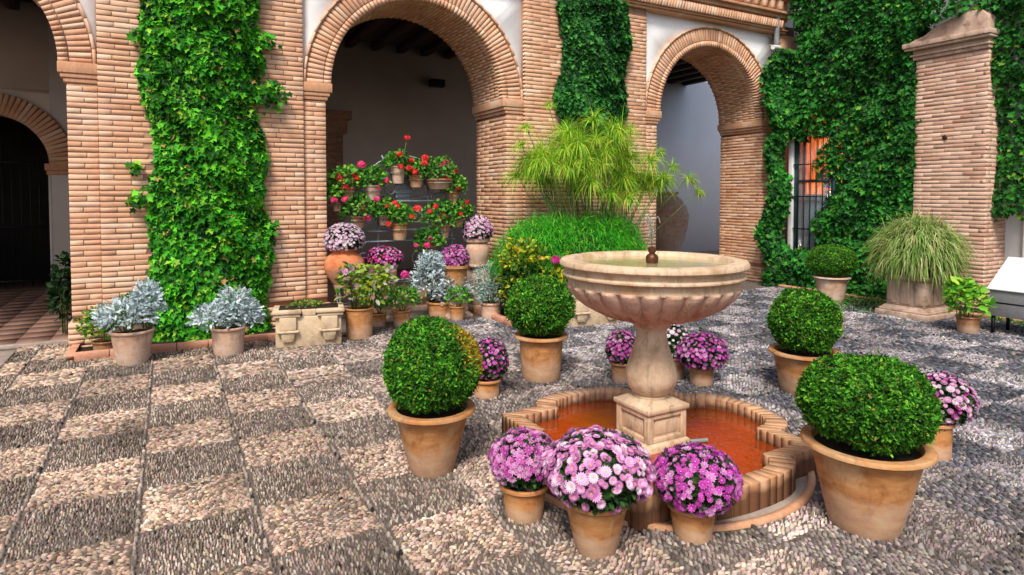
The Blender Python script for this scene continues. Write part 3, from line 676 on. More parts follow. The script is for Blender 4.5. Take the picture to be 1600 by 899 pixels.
# ================================================================== THE POOL AND FOUNTAIN
pool = empty('fountain_pool', (PC[0], PC[1], 0), 'low brick pool with four lobes and square corners holding orange water', 'fountain pool')
def outline(a, lobe_c, lobe_r, depth, off=0, n=11):
    """closed outline, counter clockwise: square of half side a+off, on each side an elliptic lobe"""
    pts = []; A = a + off
    for q in range(4):
        depth = (.235, .18, .17, .135)[q]; ang = q * PI / 2; rot = lambda x, y: (PC[0] + x * math.cos(ang) - y * math.sin(ang), PC[1] + x * math.sin(ang) + y * math.cos(ang))
        c = lobe_c + off * 1.0
        for x, y in ((A, -A),): pts.append(rot(x, y))
        for k in range(5): pts.append(rot(A, -A + (A - c) * (k + 1) / 5.5))
        for k in range(n + 1):
            t = -PI / 2 + PI * k / n; pts.append(rot(A + (depth) * abs(math.cos(t)) ** .85 if k not in (0, n) else A, c * math.copysign(abs(math.sin(t)) ** .85, math.sin(t))))
        for k in range(5): pts.append(rot(A, c + (A - c) * (k + .5) / 5.5))
    return pts
RIMZ, WZ, TH = .145, .075, .095
inner = outline(.565, .29, .25, .21); outer = outline(.565, .29, .25, .21, off=TH)
nn = len(inner)
# floor and water
b = MB(); b.add([(PC[0], PC[1], .015)] + [(x, y, .015) for x, y in inner], [(0, i + 1, (i + 1) % nn + 1) for i in range(nn)]); b.build('pool_floor', M['poolfloor'], pool, world=True)
b = MB(); b.add([(PC[0], PC[1], WZ)] + [(x, y, WZ) for x, y in inner], [(0, i + 1, (i + 1) % nn + 1) for i in range(nn)]); b.build('pool_water', M['water'], pool, world=True)
# masonry body
V = []; F = []
for (x, y), (X, Y) in zip(inner, outer):
    V += [(x + (X - x) * .025, y + (Y - y) * .025, 0), (x + (X - x) * .025, y + (Y - y) * .025, RIMZ - .008), (x + (X - x) * .975, y + (Y - y) * .975, RIMZ - .008), (x + (X - x) * .975, y + (Y - y) * .975, 0)]
for i in range(nn):
    a_ = i * 4; b_ = ((i + 1) % nn) * 4; F += [(a_, a_ + 1, b_ + 1, b_)[::-1], (a_ + 1, a_ + 2, b_ + 2, b_ + 1)[::-1], (a_ + 2, a_ + 3, b_ + 3, b_ + 2)[::-1]]
rim = MB().add(V, F).build('pool_rim', M['curb2'], pool, world=True)
# rim bricks: walk mid line at a constant pitch
I = np.array(inner); O = np.array(outer); seg = []
for i in range(nn):
    i2 = (i + 1) % nn; Lm = np.linalg.norm((I[i2] + O[i2]) / 2 - (I[i] + O[i]) / 2); k = max(1, int(round(Lm / .052)))
    if Lm < .012: continue
    for q in range(k): seg.append((i, i2, q / k, (q + 1) / k))
for (i, i2, t0, t1) in seg:
    g0 = .018; a_ = I[i] + (I[i2] - I[i]) * (t0 + (t1 - t0) * g0); b_ = I[i] + (I[i2] - I[i]) * (t1 - (t1 - t0) * g0)
    c_ = O[i] + (O[i2] - O[i]) * (t1 - (t1 - t0) * g0); d_ = O[i] + (O[i2] - O[i]) * (t0 + (t1 - t0) * g0)
    dz = random.uniform(-.003, .003); ctr = (a_ + b_ + c_ + d_) / 4; z1 = RIMZ + dz
    V = []
    for (k_, z) in ((1, 0.0), (1, z1 - .008), (.965, z1)):
        for p in (a_, b_, c_, d_): pp = ctr + (p - ctr) * k_; V.append((pp[0] - ctr[0], pp[1] - ctr[1], z))
    F = [(8, 9, 10, 11)[::-1]] + [(s + k_, s + (k_ + 1) % 4, s + 4 + (k_ + 1) % 4, s + 4 + k_)[::-1] for s in (0, 4) for k_ in range(4)]
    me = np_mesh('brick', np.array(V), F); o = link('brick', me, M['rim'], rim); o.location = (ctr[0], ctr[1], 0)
# outer gutter and its red edge
b = MB(); n = 72; V = [(PC[0], PC[1], .006)] + [(PC[0] + .87 * math.cos(2 * PI * i / n), PC[1] + .87 * math.sin(2 * PI * i / n), .006) for i in range(n)]
b.add(V, [(0, i + 1, (i + 1) % n + 1) for i in range(n)]); b.build('gutter_floor', M['slab'], pool, world=True)
b = MB(); V = []; F = []
for i in range(n):
    a = 2 * PI * i / n
    for (r, z) in ((.85, .002), (.855, .020), (.888, .020), (.892, .0)): V.append((PC[0] + r * math.cos(a), PC[1] + r * math.sin(a), z))
for i in range(n):
    a_ = i * 4; b_ = ((i + 1) % n) * 4
    for k in range(3): F.append((a_ + k, a_ + k + 1, b_ + k + 1, b_ + k)[::-1])
b.add(V, F); b.build('gutter_edge', M['curb2'], pool, world=True)
# the fountain
ft = empty('fountain', (PC[0], PC[1], .02), 'carved stone fountain with a fluted bowl on a baluster over the pool', 'fountain')
b = MB(); b.box((-.165, -.165, .0), (.165, .165, .085)); b.frustum(.165, .165, .085, .145, .145, .10)
b.box((-.128, -.128, .10), (.128, .128, .262))
b.frustum(.145, .145, .262, .158, .158, .272); b.box((-.158, -.158, .272), (.158, .158, .297)); b.frustum(.15, .15, .297, .098, .098, .325)
pl = b.build('plinth', M['stone'], ft, bevel=.004)
for q in range(4):
    E_ = .145 if q % 2 == 0 else .1255
    R = np.array([[math.cos(q * PI / 2), -math.sin(q * PI / 2), 0], [math.sin(q * PI / 2), math.cos(q * PI / 2), 0], [0, 0, 1]])
    b = MB()
    for (a_, c_) in (((-E_, -.145, .101), (-.105, -.126, .2615)), ((.105, -.145, .101), (E_, -.126, .2615)), ((-.104, -.145, .101), (.104, -.126, .128)), ((-.104, -.145, .238), (.104, -.126, .2615))): b.box(a_, c_, R)
    b.box((-.085, -.1335, .142), (.085, -.126, .225), R)
    b.build('panel_frame', M['stone'], ft, bevel=.003)
prof = [(.085, .318), (.10, .325), (.103, .335), (.09, .345), (.108, .355), (.128, .375), (.146, .405), (.153, .44), (.15, .475), (.138, .52), (.12, .57), (.104, .62), (.093, .665), (.088, .70), (.09, .725), (.105, .745), (.12, .762), (.128, .775), (.11, .785)]
b = MB(); b.lathe(prof, 40); b.build('baluster', M['stone'], ft, smooth=True)
NFL = 26
prof = [(.09, .775), (.16, .782), (.24, .80), (.32, .835), (.39, .875), (.44, .915), (.475, .955), (.492, .985), (.498, .998)]
def gad(r, z, a):
    t = min(max((z - .778) / .03, 0), 1) * min(max((1.004 - z) / .02, 0), 1)
    s = abs(math.sin(a * NFL / 2)); return r + t * (.034 * (s ** .7) - .016) * min(1, r / .3)
pf = []
for (r0, z0), (r1, z1) in zip(prof[:-1], prof[1:]):
    for k in range(3): pf.append((r0 + (r1 - r0) * k / 3, z0 + (z1 - z0) * k / 3))
pf.append(prof[-1])
b = MB(); b.lathe(pf, NFL * 10, fn=gad); b.build('fluted_bowl', M['bowl'], ft, smooth=True)
prof = [(.48, .985), (.495, .992), (.497, 1.03), (.503, 1.04), (.522, 1.045), (.53, 1.052), (.530, 1.06), (.518, 1.068), (.508, 1.072), (.506, 1.09), (.512, 1.098), (.535, 1.102), (.545, 1.112), (.545, 1.128), (.536, 1.14), (.50, 1.146), (.462, 1.143), (.452, 1.13), (.44, 1.09), (.36, 1.04), (.2, 1.0), (.05, .99)]
b = MB(); b.lathe(prof, 96); b.build('bowl_rim', M['stone'], ft, smooth=True)
b = MB(); n = 64; b.add([(0, 0, 1.117)] + [(.447 * math.cos(2 * PI * i / n), .447 * math.sin(2 * PI * i / n), 1.117) for i in range(n)], [(0, i + 1, (i + 1) % n + 1) for i in range(n)]); b.build('bowl_water', M['bowlwater'], ft)
b = MB(); b.lathe([(.03, 1.0), (.028, 1.10), (.036, 1.125), (.038, 1.15), (.03, 1.165), (.016, 1.175), (.026, 1.19), (.024, 1.205), (.008, 1.215)], 14); b.build('nozzle', M['bronze'], ft, smooth=True)
# water jet: thin strands rising and falling back
b = MB()
for k in range(10):
    a = rng.uniform(0, 2 * PI); v = rng.uniform(.004, .034); h = rng.uniform(.12, .34)
    b.tube([(v * t_ * math.cos(a) * 1.4, v * t_ * math.sin(a) * 1.4, 1.205 + h * .62 * (1 - (1 - t_) ** 2)) for t_ in np.linspace(0, 1.45, 10)], .002, 5, .0032)
b.build('water_jet', M['jet'], ft, kind='stuff', smooth=True)
b = MB(); b.tube([(.15, -.165, .075), (.27, -.19, .07)], .011, 8); b.build('water_pipe', M['pipe'], ft, smooth=True)
# ================================================================== PLANTS
def sphere_dirs(n, zmin=-1.0, zmax=1.0, jit=.0):
    k = np.arange(n) + .5; z = zmax - (zmax - zmin) * k / n; a = k * 2.399963; r = np.sqrt(np.maximum(0, 1 - z * z))
    d = np.stack([r * np.cos(a), r * np.sin(a), z], 1) + jit * rnd(n); return unit(d)
def pot(parent, r0, r1, h, mat='terra', lip=.028, lh=.035, soil=True, seg=40, z0=0, rings=True):
    t = .9
    rb = r1 - lip
    prof = [(r0 * .2, z0), (r0 * .97, z0), (r0, z0 + .008)]
    for k in range(1, 5):
        f = k / 5; prof.append((r0 + (rb - r0) * f ** .92, z0 + .008 + (h - lh - .008) * f))
    prof += [(rb, z0 + h - lh), (rb + lip * .55, z0 + h - lh + .004), (r1, z0 + h - lh * .6), (r1, z0 + h - lh * .2), (r1 - .006, z0 + h), (rb - .004, z0 + h - .002), (rb - .014, z0 + h - .012), (rb - .02, z0 + h - lh - .02), (.01, z0 + h - lh - .022)]
    b = MB(); b.lathe(prof, seg); o = b.build('pot', M[mat], parent, smooth=True)
    if soil:
        b = MB(); rs = rb - .012; n = 20; b.add([(0, 0, z0 + h - lh + .012)] + [(rs * math.cos(2 * PI * i / n), rs * math.sin(2 * PI * i / n), z0 + h - lh + random.uniform(-.004, .006)) for i in range(n)], [(0, i + 1, (i + 1) % n + 1) for i in range(n)])
        b.build('soil', M['soil'], parent)
    return o
def leaf_ball(parent, c, rad, n, L, W, seed, pal=BOXPAL, core=.84, tmpl=OVAL, zmin=-.85, lumpy=.085, sprout=.6, name='foliage', mat='leaf', patch=None, weights=(.2, .3, .27, .12, .09, .02)):
    c = np.array(c, float); rad = np.array(rad, float)
    d = sphere_dirs(n, zmin, 1, .02); lm = 1 + (.055 * lump(d, seed + 9, 5, 2.2) if lumpy > .04 else 0) + lumpy * lump(d, seed, 6, 4) + .5 * lumpy * lump(d, seed + 1, 6, 11)
    fine = lump(d, seed + 7, 8, 16); f = 1 - rng.random(n) ** 2.0 * .22 + .045 * fine
    P = c + d * rad * (lm * f)[:, None]
    tipd = unit(d * sprout + .5 * rnd(n) + np.array([0, 0, .35])); nr = unit(d * .8 + .75 * rnd(n) + np.array([0, 0, .4]))
    if lumpy > .04:
        st = rng.random(n) < .012; P[st] += d[st] * rad * rng.uniform(.03, .11, (st.sum(), 1))
    s = rng.uniform(.7, 1.25, n); C = mixcol(n, pal, .15, weights)
    C *= (1 + .75 * np.clip(fine, -.7, .8) * (lumpy > .04))[:, None] * (.85 + .3 * (lump(d, seed + 3, 6, 7) > 0.05))[:, None]
    if patch is not None:
        pd, pr_, pc = patch; mk = ((d @ unit(np.array(pd, float))) + .06 * rng.standard_normal(n)) > pr_; C[mk] = mixcol(mk.sum(), pc, .15)
    me = scatter_mesh(name, tmpl, P, frames(nr, tipd), np.stack([s * W, s * L, s * L], 1), np.clip(C, .002, .9))
    o = link(name, me, M[mat], parent, kind='stuff')
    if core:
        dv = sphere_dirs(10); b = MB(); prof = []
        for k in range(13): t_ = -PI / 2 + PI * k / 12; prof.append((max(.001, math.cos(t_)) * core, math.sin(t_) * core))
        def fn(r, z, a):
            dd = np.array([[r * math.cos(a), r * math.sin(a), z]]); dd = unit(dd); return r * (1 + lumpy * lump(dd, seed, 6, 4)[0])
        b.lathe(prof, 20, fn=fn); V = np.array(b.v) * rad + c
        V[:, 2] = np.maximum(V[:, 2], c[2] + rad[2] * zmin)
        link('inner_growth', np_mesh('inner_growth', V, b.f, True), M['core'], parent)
    return o
def trunk(parent, z0, z1, r=.018):
    b = MB(); b.tube([(0, 0, z0), (.01, .004, (z0 + z1) / 2), (0, 0, z1)], r, 7); return b.build('trunk', M['stem'], parent)
BG = 'potted box balls around the fountain'
YEL = [(.42, .34, .03), (.36, .22, .02), (.25, .32, .03), (.5, .3, .05)]
def boxball(loc, r0, r1, h, rf, top, label, n, seed, fc=(0, 0), patch=None, flat=1.0, mat='terra', L=.030):
    e = empty('potted_boxwood', (loc[0], loc[1], 0), label, 'potted boxwood', BG)
    pot(e, r0, r1, h, mat, lip=.022 + .02 * (r1 > .2))
    rz = (top - h + .01) / 2 * .99 * flat; cz = top - .008 - rz
    trunk(e, h - .05, cz, .016)
    leaf_ball(e, (fc[0], fc[1], cz), (rf, rf, rz), n, L, L * .48, seed, patch=patch)
    return e
boxball((1.28, 3.26), .122, .245, .36, .260, .845, 'large clipped box ball with a yellowed patch, in a clay pot left of the pool', 26000, 11, L=.024, patch=((.75, -.30, .35), .80, YEL))
boxball((2.83, 1.73), .150, .278, .40, .276, .80, 'biggest clipped box ball, in the nearest wide clay pot right of the pool', 34000, 12, fc=(-.015, 0), L=.021)
boxball((2.73, 4.46), .157, .226, .375, .270, .86, 'round clipped box ball in a clay pot just left of the fountain bowl', 17000, 13, fc=(-.01, 0), L=.024)
boxball((4.34, 3.16), .165, .263, .33, .257, .81, 'box ball with some orange tinted leaves, in a clay pot right of the fountain', 17000, 14, L=.024, patch=((.8, -.5, -.05), .9, YEL), mat='terra3b' if 'terra3b' in M else 'terra')
boxball((8.34, 5.65), .163, .253, .375, .320, .83, 'smooth flattened box ball in a pale clay pot in front of the ivy window', 12000, 15, mat='terra2', L=.022)
# ---------------------------------------------------------------- chrysanthemums
FG = 'potted chrysanthemums'
PET_P = [(.76, .14, .58), (.82, .24, .66), (.62, .08, .46), (.86, .42, .74)]
PET_L = [(.82, .40, .69), (.85, .55, .77), (.68, .26, .56), (.86, .66, .80)]
PET_V = [(.70, .10, .56), (.80, .20, .68), (.60, .06, .48), (.84, .40, .76)]
PET_W = [(.80, .60, .76), (.72, .48, .68), (.84, .76, .82)]
PET_M = [(.62, .03, .26), (.72, .08, .36), (.5, .02, .2)]
MUMLEAF = [(.015, .05, .010), (.03, .09, .018), (.05, .13, .025)]
FT1 = flower_template(15, 2, .17, .38, inner=.88); FT2 = flower_template(9, 2, .2, .5, centre=(.80, .55, .80), cr=.13, inner=.72); FT3 = flower_template(7, 1, .3, .4, centre=(.7, .45, .2), cr=.15)
def mum(loc, r0, r1, h, rf, top, label, pal, fd, nfl, seed, fc=(0, 0), mat='terra', single=False, tmpl=FT1, hang=0.7, bare=None, potfn=None, z0=0, name='potted_chrysanthemum', zmin=-.3, group=FG, cat='potted flowers'):
    e = empty(name, (loc[0], loc[1], z0), label, cat, group)
    (potfn or (lambda q: pot(q, r0, r1, h, mat, lip=.016, lh=.028)))(e)
    H = top - h; rz = H / (1 + hang) ; cz = top - rz; zmin = -min(.95, hang * 1.05)
    rad = np.array([rf, rf, rz]) * .95; c = np.array([fc[0], fc[1], cz])
    trunk(e, h - .04, cz, .01)
    leaf_ball(e, c, rad * .93, int(900 + rf * 9000), .035, .019, seed, pal=MUMLEAF, core=.82, tmpl=DIAM, zmin=zmin - .04, lumpy=.03, weights=(.4, .4, .2))
    d = sphere_dirs(nfl, zmin, 1, .035)
    keep = np.ones(nfl, bool)
    if bare is not None: bd, th, pr_ = bare; keep = ~(((d @ unit(np.array(bd, float))) > th) & (rng.random(nfl) < pr_))
    low = d[:, 2] < -.1; keep &= ~(low & (rng.random(nfl) < .3)); d = d[keep]; m_ = len(d)
    P = c + d * rad * rng.uniform(.98, 1.06, (m_, 1)); nr = unit(d + .25 * rnd(m_) + np.array([0, 0, .25])); tp = rnd(m_)
    s = rng.uniform(.55, 1.18, m_) * fd / 2; C = mixcol(m_, pal, .08)
    if single:
        R = frames(nr, tp); vs = []
        for k in range(10):
            me = scatter_mesh('flower', tmpl, np.zeros((1, 3)), np.eye(3)[None], np.ones(1), mixcol(1, pal, .08)); me.materials.append(M['petal']); vs.append(me)
        for i in range(m_):
            o = bpy.data.objects.new('flower', vs[i % 10]); COL.objects.link(o); o.parent = e
            o.matrix_basis = Matrix([[R[i][r][k] * s[i] for k in range(3)] + [P[i][r]] for r in range(3)] + [[0, 0, 0, 1]])
    else:
        link('flowers', scatter_mesh('flowers', tmpl, P, frames(nr, tp), s, C), M['petal'], e, kind='stuff')
    return e
tocam = lambda x, y: (-x, -y, -.3)
mum((1.48, 2.57), .090, .120, .165, .160, .405, 'pink purple chrysanthemum, leftmost of the three small pots before the pool', PET_P, .044, 400, 21, single=True, tmpl=FT2, bare=((-.9, -1.6, -1.9), .84, .8), hang=.89)
mum((1.61, 2.17), .088, .150, .24, .232, .505, 'palest and largest pink chrysanthemum, middle pot of the three before the pool', PET_L, .048, 430, 22, single=True, bare=((-.5, -1.5, -1.25), .72, .66), fc=(.01, 0), hang=.73)
mum((2.06, 2.05), .084, .116, .155, .190, .40, 'dense violet chrysanthemum, rightmost of the three small pots before the pool', PET_V, .038, 480, 23, single=True, tmpl=FT2, fc=(.01, -.01), hang=.8)
mum((3.93, 2.00), .092, .109, .22, .170, .49, 'pale lilac chrysanthemum half hidden behind the biggest box ball', PET_P + PET_L + PET_L, .045, 230, 24, single=True, fc=(.04, -.02), hang=.8)
mum((2.12, 4.26), .096, .113, .14, .14, .44, 'bright magenta chrysanthemum in a small pot just behind the box ball left of the pool', PET_V + PET_P, .040, 200, 25, tmpl=FT2, fc=(.03, 0), hang=.8)
mum((3.27, 4.06), .078, .106, .17, .135, .42, 'magenta chrysanthemum behind the pool, left of the fountain baluster', PET_P, .040, 200, 26, tmpl=FT2, hang=.7, mat='terra4')
mum((3.72, 3.93), .079, .107, .19, .135, .46, 'whitish pink chrysanthemum right behind the fountain baluster', PET_W, .045, 110, 27, hang=.7, mat='terra4')
mum((3.80, 3.70), .092, .114, .16, .205, .41, 'wide low magenta chrysanthemum in a dark clay pot behind the pool, right of the baluster', PET_P + PET_V, .040, 330, 28, tmpl=FT2, hang=.7, mat='terra4')
# ---------------------------------------------------------------- dusty miller
SIL = [(.42, .52, .55), (.52, .62, .64), (.34, .44, .46), (.60, .68, .70)]
SILG = [(.24, .38, .34), (.33, .47, .42), (.18, .30, .26), (.45, .56, .52)]
def clump(parent, c, rad, n, L, pal, tmpl=LOB, mat='silver', stems=14, seed=1, name='leaves', smat='gstem', up=.5, W=.62, z0=None, w=None):
    c = np.array(c, float); rad = np.array(rad, float)
    d = sphere_dirs(n, -.55, 1, .15); f = rng.uniform(.55, 1.08, n) * (1 + .18 * lump(d, seed, 6, 5))
    P = c + d * rad * f[:, None]; tip = unit(d + .4 * rnd(n) + np.array([0, 0, up])); nr = unit(np.cross(tip, rnd(n)) + np.array([0, 0, .6]) + .5 * d)
    s = rng.uniform(.6, 1.2, n) * L
    link(name, scatter_mesh(name, tmpl, P, frames(nr, tip), np.stack([s * W, s, s], 1), mixcol(n, pal, .1, w)), M[mat], parent, kind='stuff')
    if stems:
        b = MB(); z0 = c[2] - rad[2] if z0 is None else z0
        for k in range(stems):
            dd = d[rng.integers(n)]; b.tube([(c[0] + dd[0] * .03, c[1] + dd[1] * .03, z0), tuple(c + dd * rad * np.array([.5, .5, .4]) - np.array([0, 0, .02])), tuple(c + dd * rad * .95)], .004, 4, .002)
        b.build('stems', M[smat], parent, kind='stuff')
def dusty(loc, r0, r1, h, blobs, label, mat='terra2', n=700, pal=SIL, z0=0, tmpl=LOB, L=.056):
    e = empty('potted_dusty_miller', (loc[0], loc[1], z0), label, 'potted plant', 'silver leaved pot plants'); pot(e, r0, r1, h, mat, lip=.014)
    for i, (c, r) in enumerate(blobs): clump(e, c, r, n, L, pal, seed=i + 3, z0=h - .03, tmpl=tmpl, up=.6)
    return e
dusty((-.30, 6.68), .125, .185, .31, [((-.04, -.02, .44), (.24, .2, .15)), ((.12, 0, .54), (.12, .12, .18))], 'silver dusty miller in the largest pale pot at the left end of the brick edging', n=700)
dusty((.50, 6.62), .13, .165, .27, [((-.12, -.02, .36), (.2, .16, .13)), ((.06, .0, .46), (.17, .14, .17)), ((.20, 0, .35), (.1, .1, .12))], 'silver dusty miller spilling over a stained pot in front of the big ivy', n=520)
dusty((3.0, 7.35), .13, .17, .2, [((-.12, 0, .46), (.26, .18, .24)), ((.14, -.08, .32), (.26, .16, .17)), ((-.10, 0, .68), (.16, .14, .14))], 'tall silver dusty miller in a clay pot under the geranium rack', n=760, mat='terra')
dusty((3.54, 6.98), .12, .145, .20, [((0, 0, .46), (.24, .2, .24)), ((0, -.04, .30), (.2, .16, .14))], 'grey green trailing plant in a pot at the right of the flower group', pal=SILG, n=760, L=.045)
# ---------------------------------------------------------------- ivy
def ivy(name, label, patches, n, size, pal, wts=None, single=0, seed=3, core=None, parent_loc=None, group=None, stemlist=None):
    """patches: function(n)-> positions, outward normals"""
    loc = parent_loc; e = empty(name, loc, label, 'ivy', group)
    P, D = patches(n); n = len(P); P = P + D * (.05 * lump(P, seed + 5, 8, 14))[:, None]
    tip = unit(np.array([0, 0, -1.0]) + .55 * rnd(n) + .35 * D); nr = unit(D + .55 * rnd(n) + np.array([0, 0, .45]))
    s = rng.uniform(.45, 1.3, n) * size; C = mixcol(n, pal, .14, wts)
    pp = P * 1.0; tone = lump(pp, seed, 6, 3.2); ft_ = lump(pp, seed + 5, 8, 14); C *= (1 + .25 * np.clip(tone * 1.6, -1, 1) + .35 * np.clip(ft_ * 2, -1, 1))[:, None]; C = np.clip(C, .003, .8)  # sunken leaves darkened, raised ones lightened: shade of gaps painted into colour
    R = frames(nr, tip); loc = np.array(loc)
    k = 0
    if single:
        depth = -(P @ _fw) if False else np.linalg.norm(P - np.array([0, 0, EYE]), axis=1); idx = np.argsort(depth - s * 3)[:single]
        vs = []
        for q in range(12):
            me = scatter_mesh('leaf', IVY, np.zeros((1, 3)), np.eye(3)[None], np.ones(1), mixcol(1, pal, .1, wts) * 1.1); me.materials.append(M['leaf']); vs.append(me)
        for j, i in enumerate(idx):
            o = bpy.data.objects.new('leaf', vs[j % 12]); COL.objects.link(o); o.parent = e
            pl_ = P[i] - loc; o.matrix_basis = Matrix([[R[i][r][c] * s[i] for c in range(3)] + [pl_[r]] for r in range(3)] + [[0, 0, 0, 1]])
        mk = np.ones(n, bool); mk[idx] = False; P, R, s, C = P[mk], R[mk], s[mk], C[mk]
    link('leaves', scatter_mesh('leaves', IVY, P - loc, R, s, C), M['leaf'], e, kind='stuff')
    if stemlist:
        b = MB()
        for pts in stemlist: b.tube([tuple(np.array(p) - loc) for p in pts], .012, 5, .006)
        b.build('stems', M['stem'], e, kind='stuff')
    return e
IV1 = [(.026, .20, .010), (.055, .34, .014), (.14, .54, .025), (.008, .07, .008), (.30, .58, .05), (.40, .26, .09)]
IV2 = [(.018, .12, .022), (.035, .20, .032), (.008, .06, .014), (.07, .28, .04)]
IV3 = [(.016, .13, .016), (.034, .22, .024), (.006, .05, .012), (.05, .27, .03), (.16, .34, .03)]
def p1(n):
    z = rng.uniform(.02, 4.33, n); le = -.17 - .05 * np.sin(z * 2.1 + 1) - .04 * np.sin(z * 5.3) + .10 * (z < .5); re = .94 + .05 * np.sin(z * 1.7) + .04 * np.sin(z * 6.1 + 2)
    u = rng.random(n); x = le + (re - le) * u; edge = np.minimum(u, 1 - u) * 2
    bulge = .05 + .20 * edge ** .5 * (1 + .35 * np.sin(z * 3.3 + x * 4) + .3 * np.sin(z * 8 + x * 9)); y = YF - .01 - bulge * (1 - rng.random(n) ** 2 * .75)
    P = np.stack([x, y, z], 1); D = np.stack([(u - .5) * 1.4, -np.ones(n), .15 * np.cos(z * 3.3 + x * 4)], 1)
    # side sprigs
    for (cx, cz, r, k) in ((1.0, 2.66, .085, 130), (-.22, 1.5, .06, 45), (-.27, 1.82, .035, 22), (.97, 3.25, .05, 50), (.97, 1.2, .05, 50), (-.2, 3.15, .05, 50)):
        Q = np.stack([cx + r * rng.standard_normal(k), YF - .08 + .04 * rng.standard_normal(k), cz + r * .9 * rng.standard_normal(k)], 1); Q[:, 1] = np.minimum(Q[:, 1], YF - .02)
        P = np.concatenate([P, Q]); D = np.concatenate([D, np.tile([0, -1, .2], (k, 1))])
    return P, unit(D)
stems = [[(x + .06 * math.sin(z * 2 + x * 9), YF - .04, z) for z in np.linspace(.04, 4.2, 14)] for x in (.1, .35, .6, .8)]
ivy('ivy', 'bright green ivy column covering the front of the left brick pier from bed to top', p1, 18500, .068, IV1, (.27, .27, .18, .20, .06, .02), single=300, parent_loc=(.4, YF - .1, 0), stemlist=stems)
def p2(n):
    z = rng.uniform(2.35, 4.36, n); wv = .05 * np.sin(z * 4); le = 4.86 - .06 * (z < 3.2) + wv + .35 * np.clip(2.9 - z, 0, 1); re = 6.02 + .05 * np.sin(z * 5 + 1) - .30 * np.clip(3.0 - z, 0, 1)
    u = rng.random(n); x = le + (re - le) * u; edge = np.minimum(u, 1 - u) * 2; y = YF - .01 - (.05 + .22 * edge ** .5 * (1 + .3 * np.sin(z * 6 + x * 7))) * (1 - rng.random(n) ** 2 * .7)
    return np.stack([x, y, z], 1), unit(np.stack([(u - .5) * 1.6, -np.ones(n), .1 * np.ones(n)], 1))
ivy('ivy', 'dark green ivy hanging on the middle brick pier above the papyrus', p2, 11000, .066, IV2, (.3, .3, .2, .2), parent_loc=(5.5, YF - .1, 2.4), single=0, stemlist=[[(x, YF - .03, z) for z in np.linspace(.1, 4.2, 10)] for x in (5.3, 5.6)])
def p3(n):
    parts = []
    k = int(n * .62)                                        # wing wall
    y = rng.uniform(5.1, 7.25, k); z = rng.uniform(.03, 5.6, k); x = XW - .50 - .10 * np.sin(y * 3 + z * 2) - .06 * np.sin(z * 6 + y * 5) + .28 * rng.random(k) ** 2
    x = x - .25 * np.clip(.9 - z, 0, 1)
    inw = (y > 6.72 + .1 * np.sin(z * 7)) & (y < 7.34) & (z > .62 + .05 * np.sin(y * 30)) & (z < 2.52 + .06 * np.sin(y * 25)); part = (y > 6.55) & (y < 6.8) & (z > .62) & (z < 2.5) & (rng.random(k) < .55)
    kp = ~inw & ~part; parts.append((np.stack([x, y, z], 1)[kp], np.tile([-1., 0, 0], (kp.sum(), 1))))
    k = int(n * .17)                                        # corner, over the third pier
    z = rng.uniform(.02, 4.0, k); le = 8.86 - .10 * np.sin(z * 2.2) - .05 * np.sin(z * 9) + .25 * np.clip(z - 3.3, 0, 1); x = le + (np.where((z > .55) & (z < 2.55), 9.30, 9.55) - le) * rng.random(k); y = 7.28 - .16 * rng.random(k) - .08 * np.sin(z * 5); parts.append((np.stack([x, y, z], 1), np.tile([-.5, -1, .1], (k, 1))))
    k = int(n * .10)                                        # over the pillar's top and to its left
    y = rng.uniform(3.0, 5.4, k); z = rng.uniform(3.93, 5.6, k) - .16 * np.clip(y - 4.8, 0, .6); x = 9.38 - .1 * rng.random(k) + .1 * np.sin(y * 5); z = z + .12 * np.clip(4.5 - y, 0, .2); parts.append((np.stack([x, y, z], 1), np.tile([-1., 0, .1], (k, 1))))
    k = int(n * .03); y = 5.14 + .16 * rng.random(k); z = rng.uniform(.2, 3.9, k); parts.append((np.stack([9.42 - .05 * rng.random(k), y, z], 1), np.tile([-1., -.3, .1], (k, 1))))
    k = int(n * .05)                                        # low growth at the base
    y = rng.uniform(5.3, 7.2, k); x = 9.05 + .35 * rng.random(k); z = .04 + rng.random(k) ** 1.5 * (.30 + .2 * np.sin(y * 4)); parts.append((np.stack([x, y, z], 1), np.tile([-1., -.3, .6], (k, 1))))
    return np.concatenate([p for p, _ in parts]), unit(np.concatenate([d for _, d in parts]))
ivy('ivy', 'dense dark ivy sheet covering the right wing around the barred window', p3, 50000, .072, IV3, (.3, .3, .2, .17, .03), parent_loc=(9.6, 6.2, 0), seed=9)
def p4(n):
    y = rng.uniform(1.2, 4.32, n); lo = 1.15 + .8 * np.clip(4.12 - y, 0, 2) + .12 * np.sin(y * 11); z = lo + (5.7 - lo) * rng.random(n) ** .9
    x = XW - .33 - .08 * np.sin(y * 4 + z * 3) - .12 * np.clip((z - 2) / 2, 0, 1) + .2 * rng.random(n) ** 2
    return np.stack([x, y, z], 1), np.tile([-1., -.1, .1], (n, 1))
ivy('ivy', 'ivy hanging beside the brick pillar above the white door at the far right', p4, 18000, .072, IV3, (.25, .3, .15, .25, .05), parent_loc=(9.9, 3.6, 1.2), seed=14)
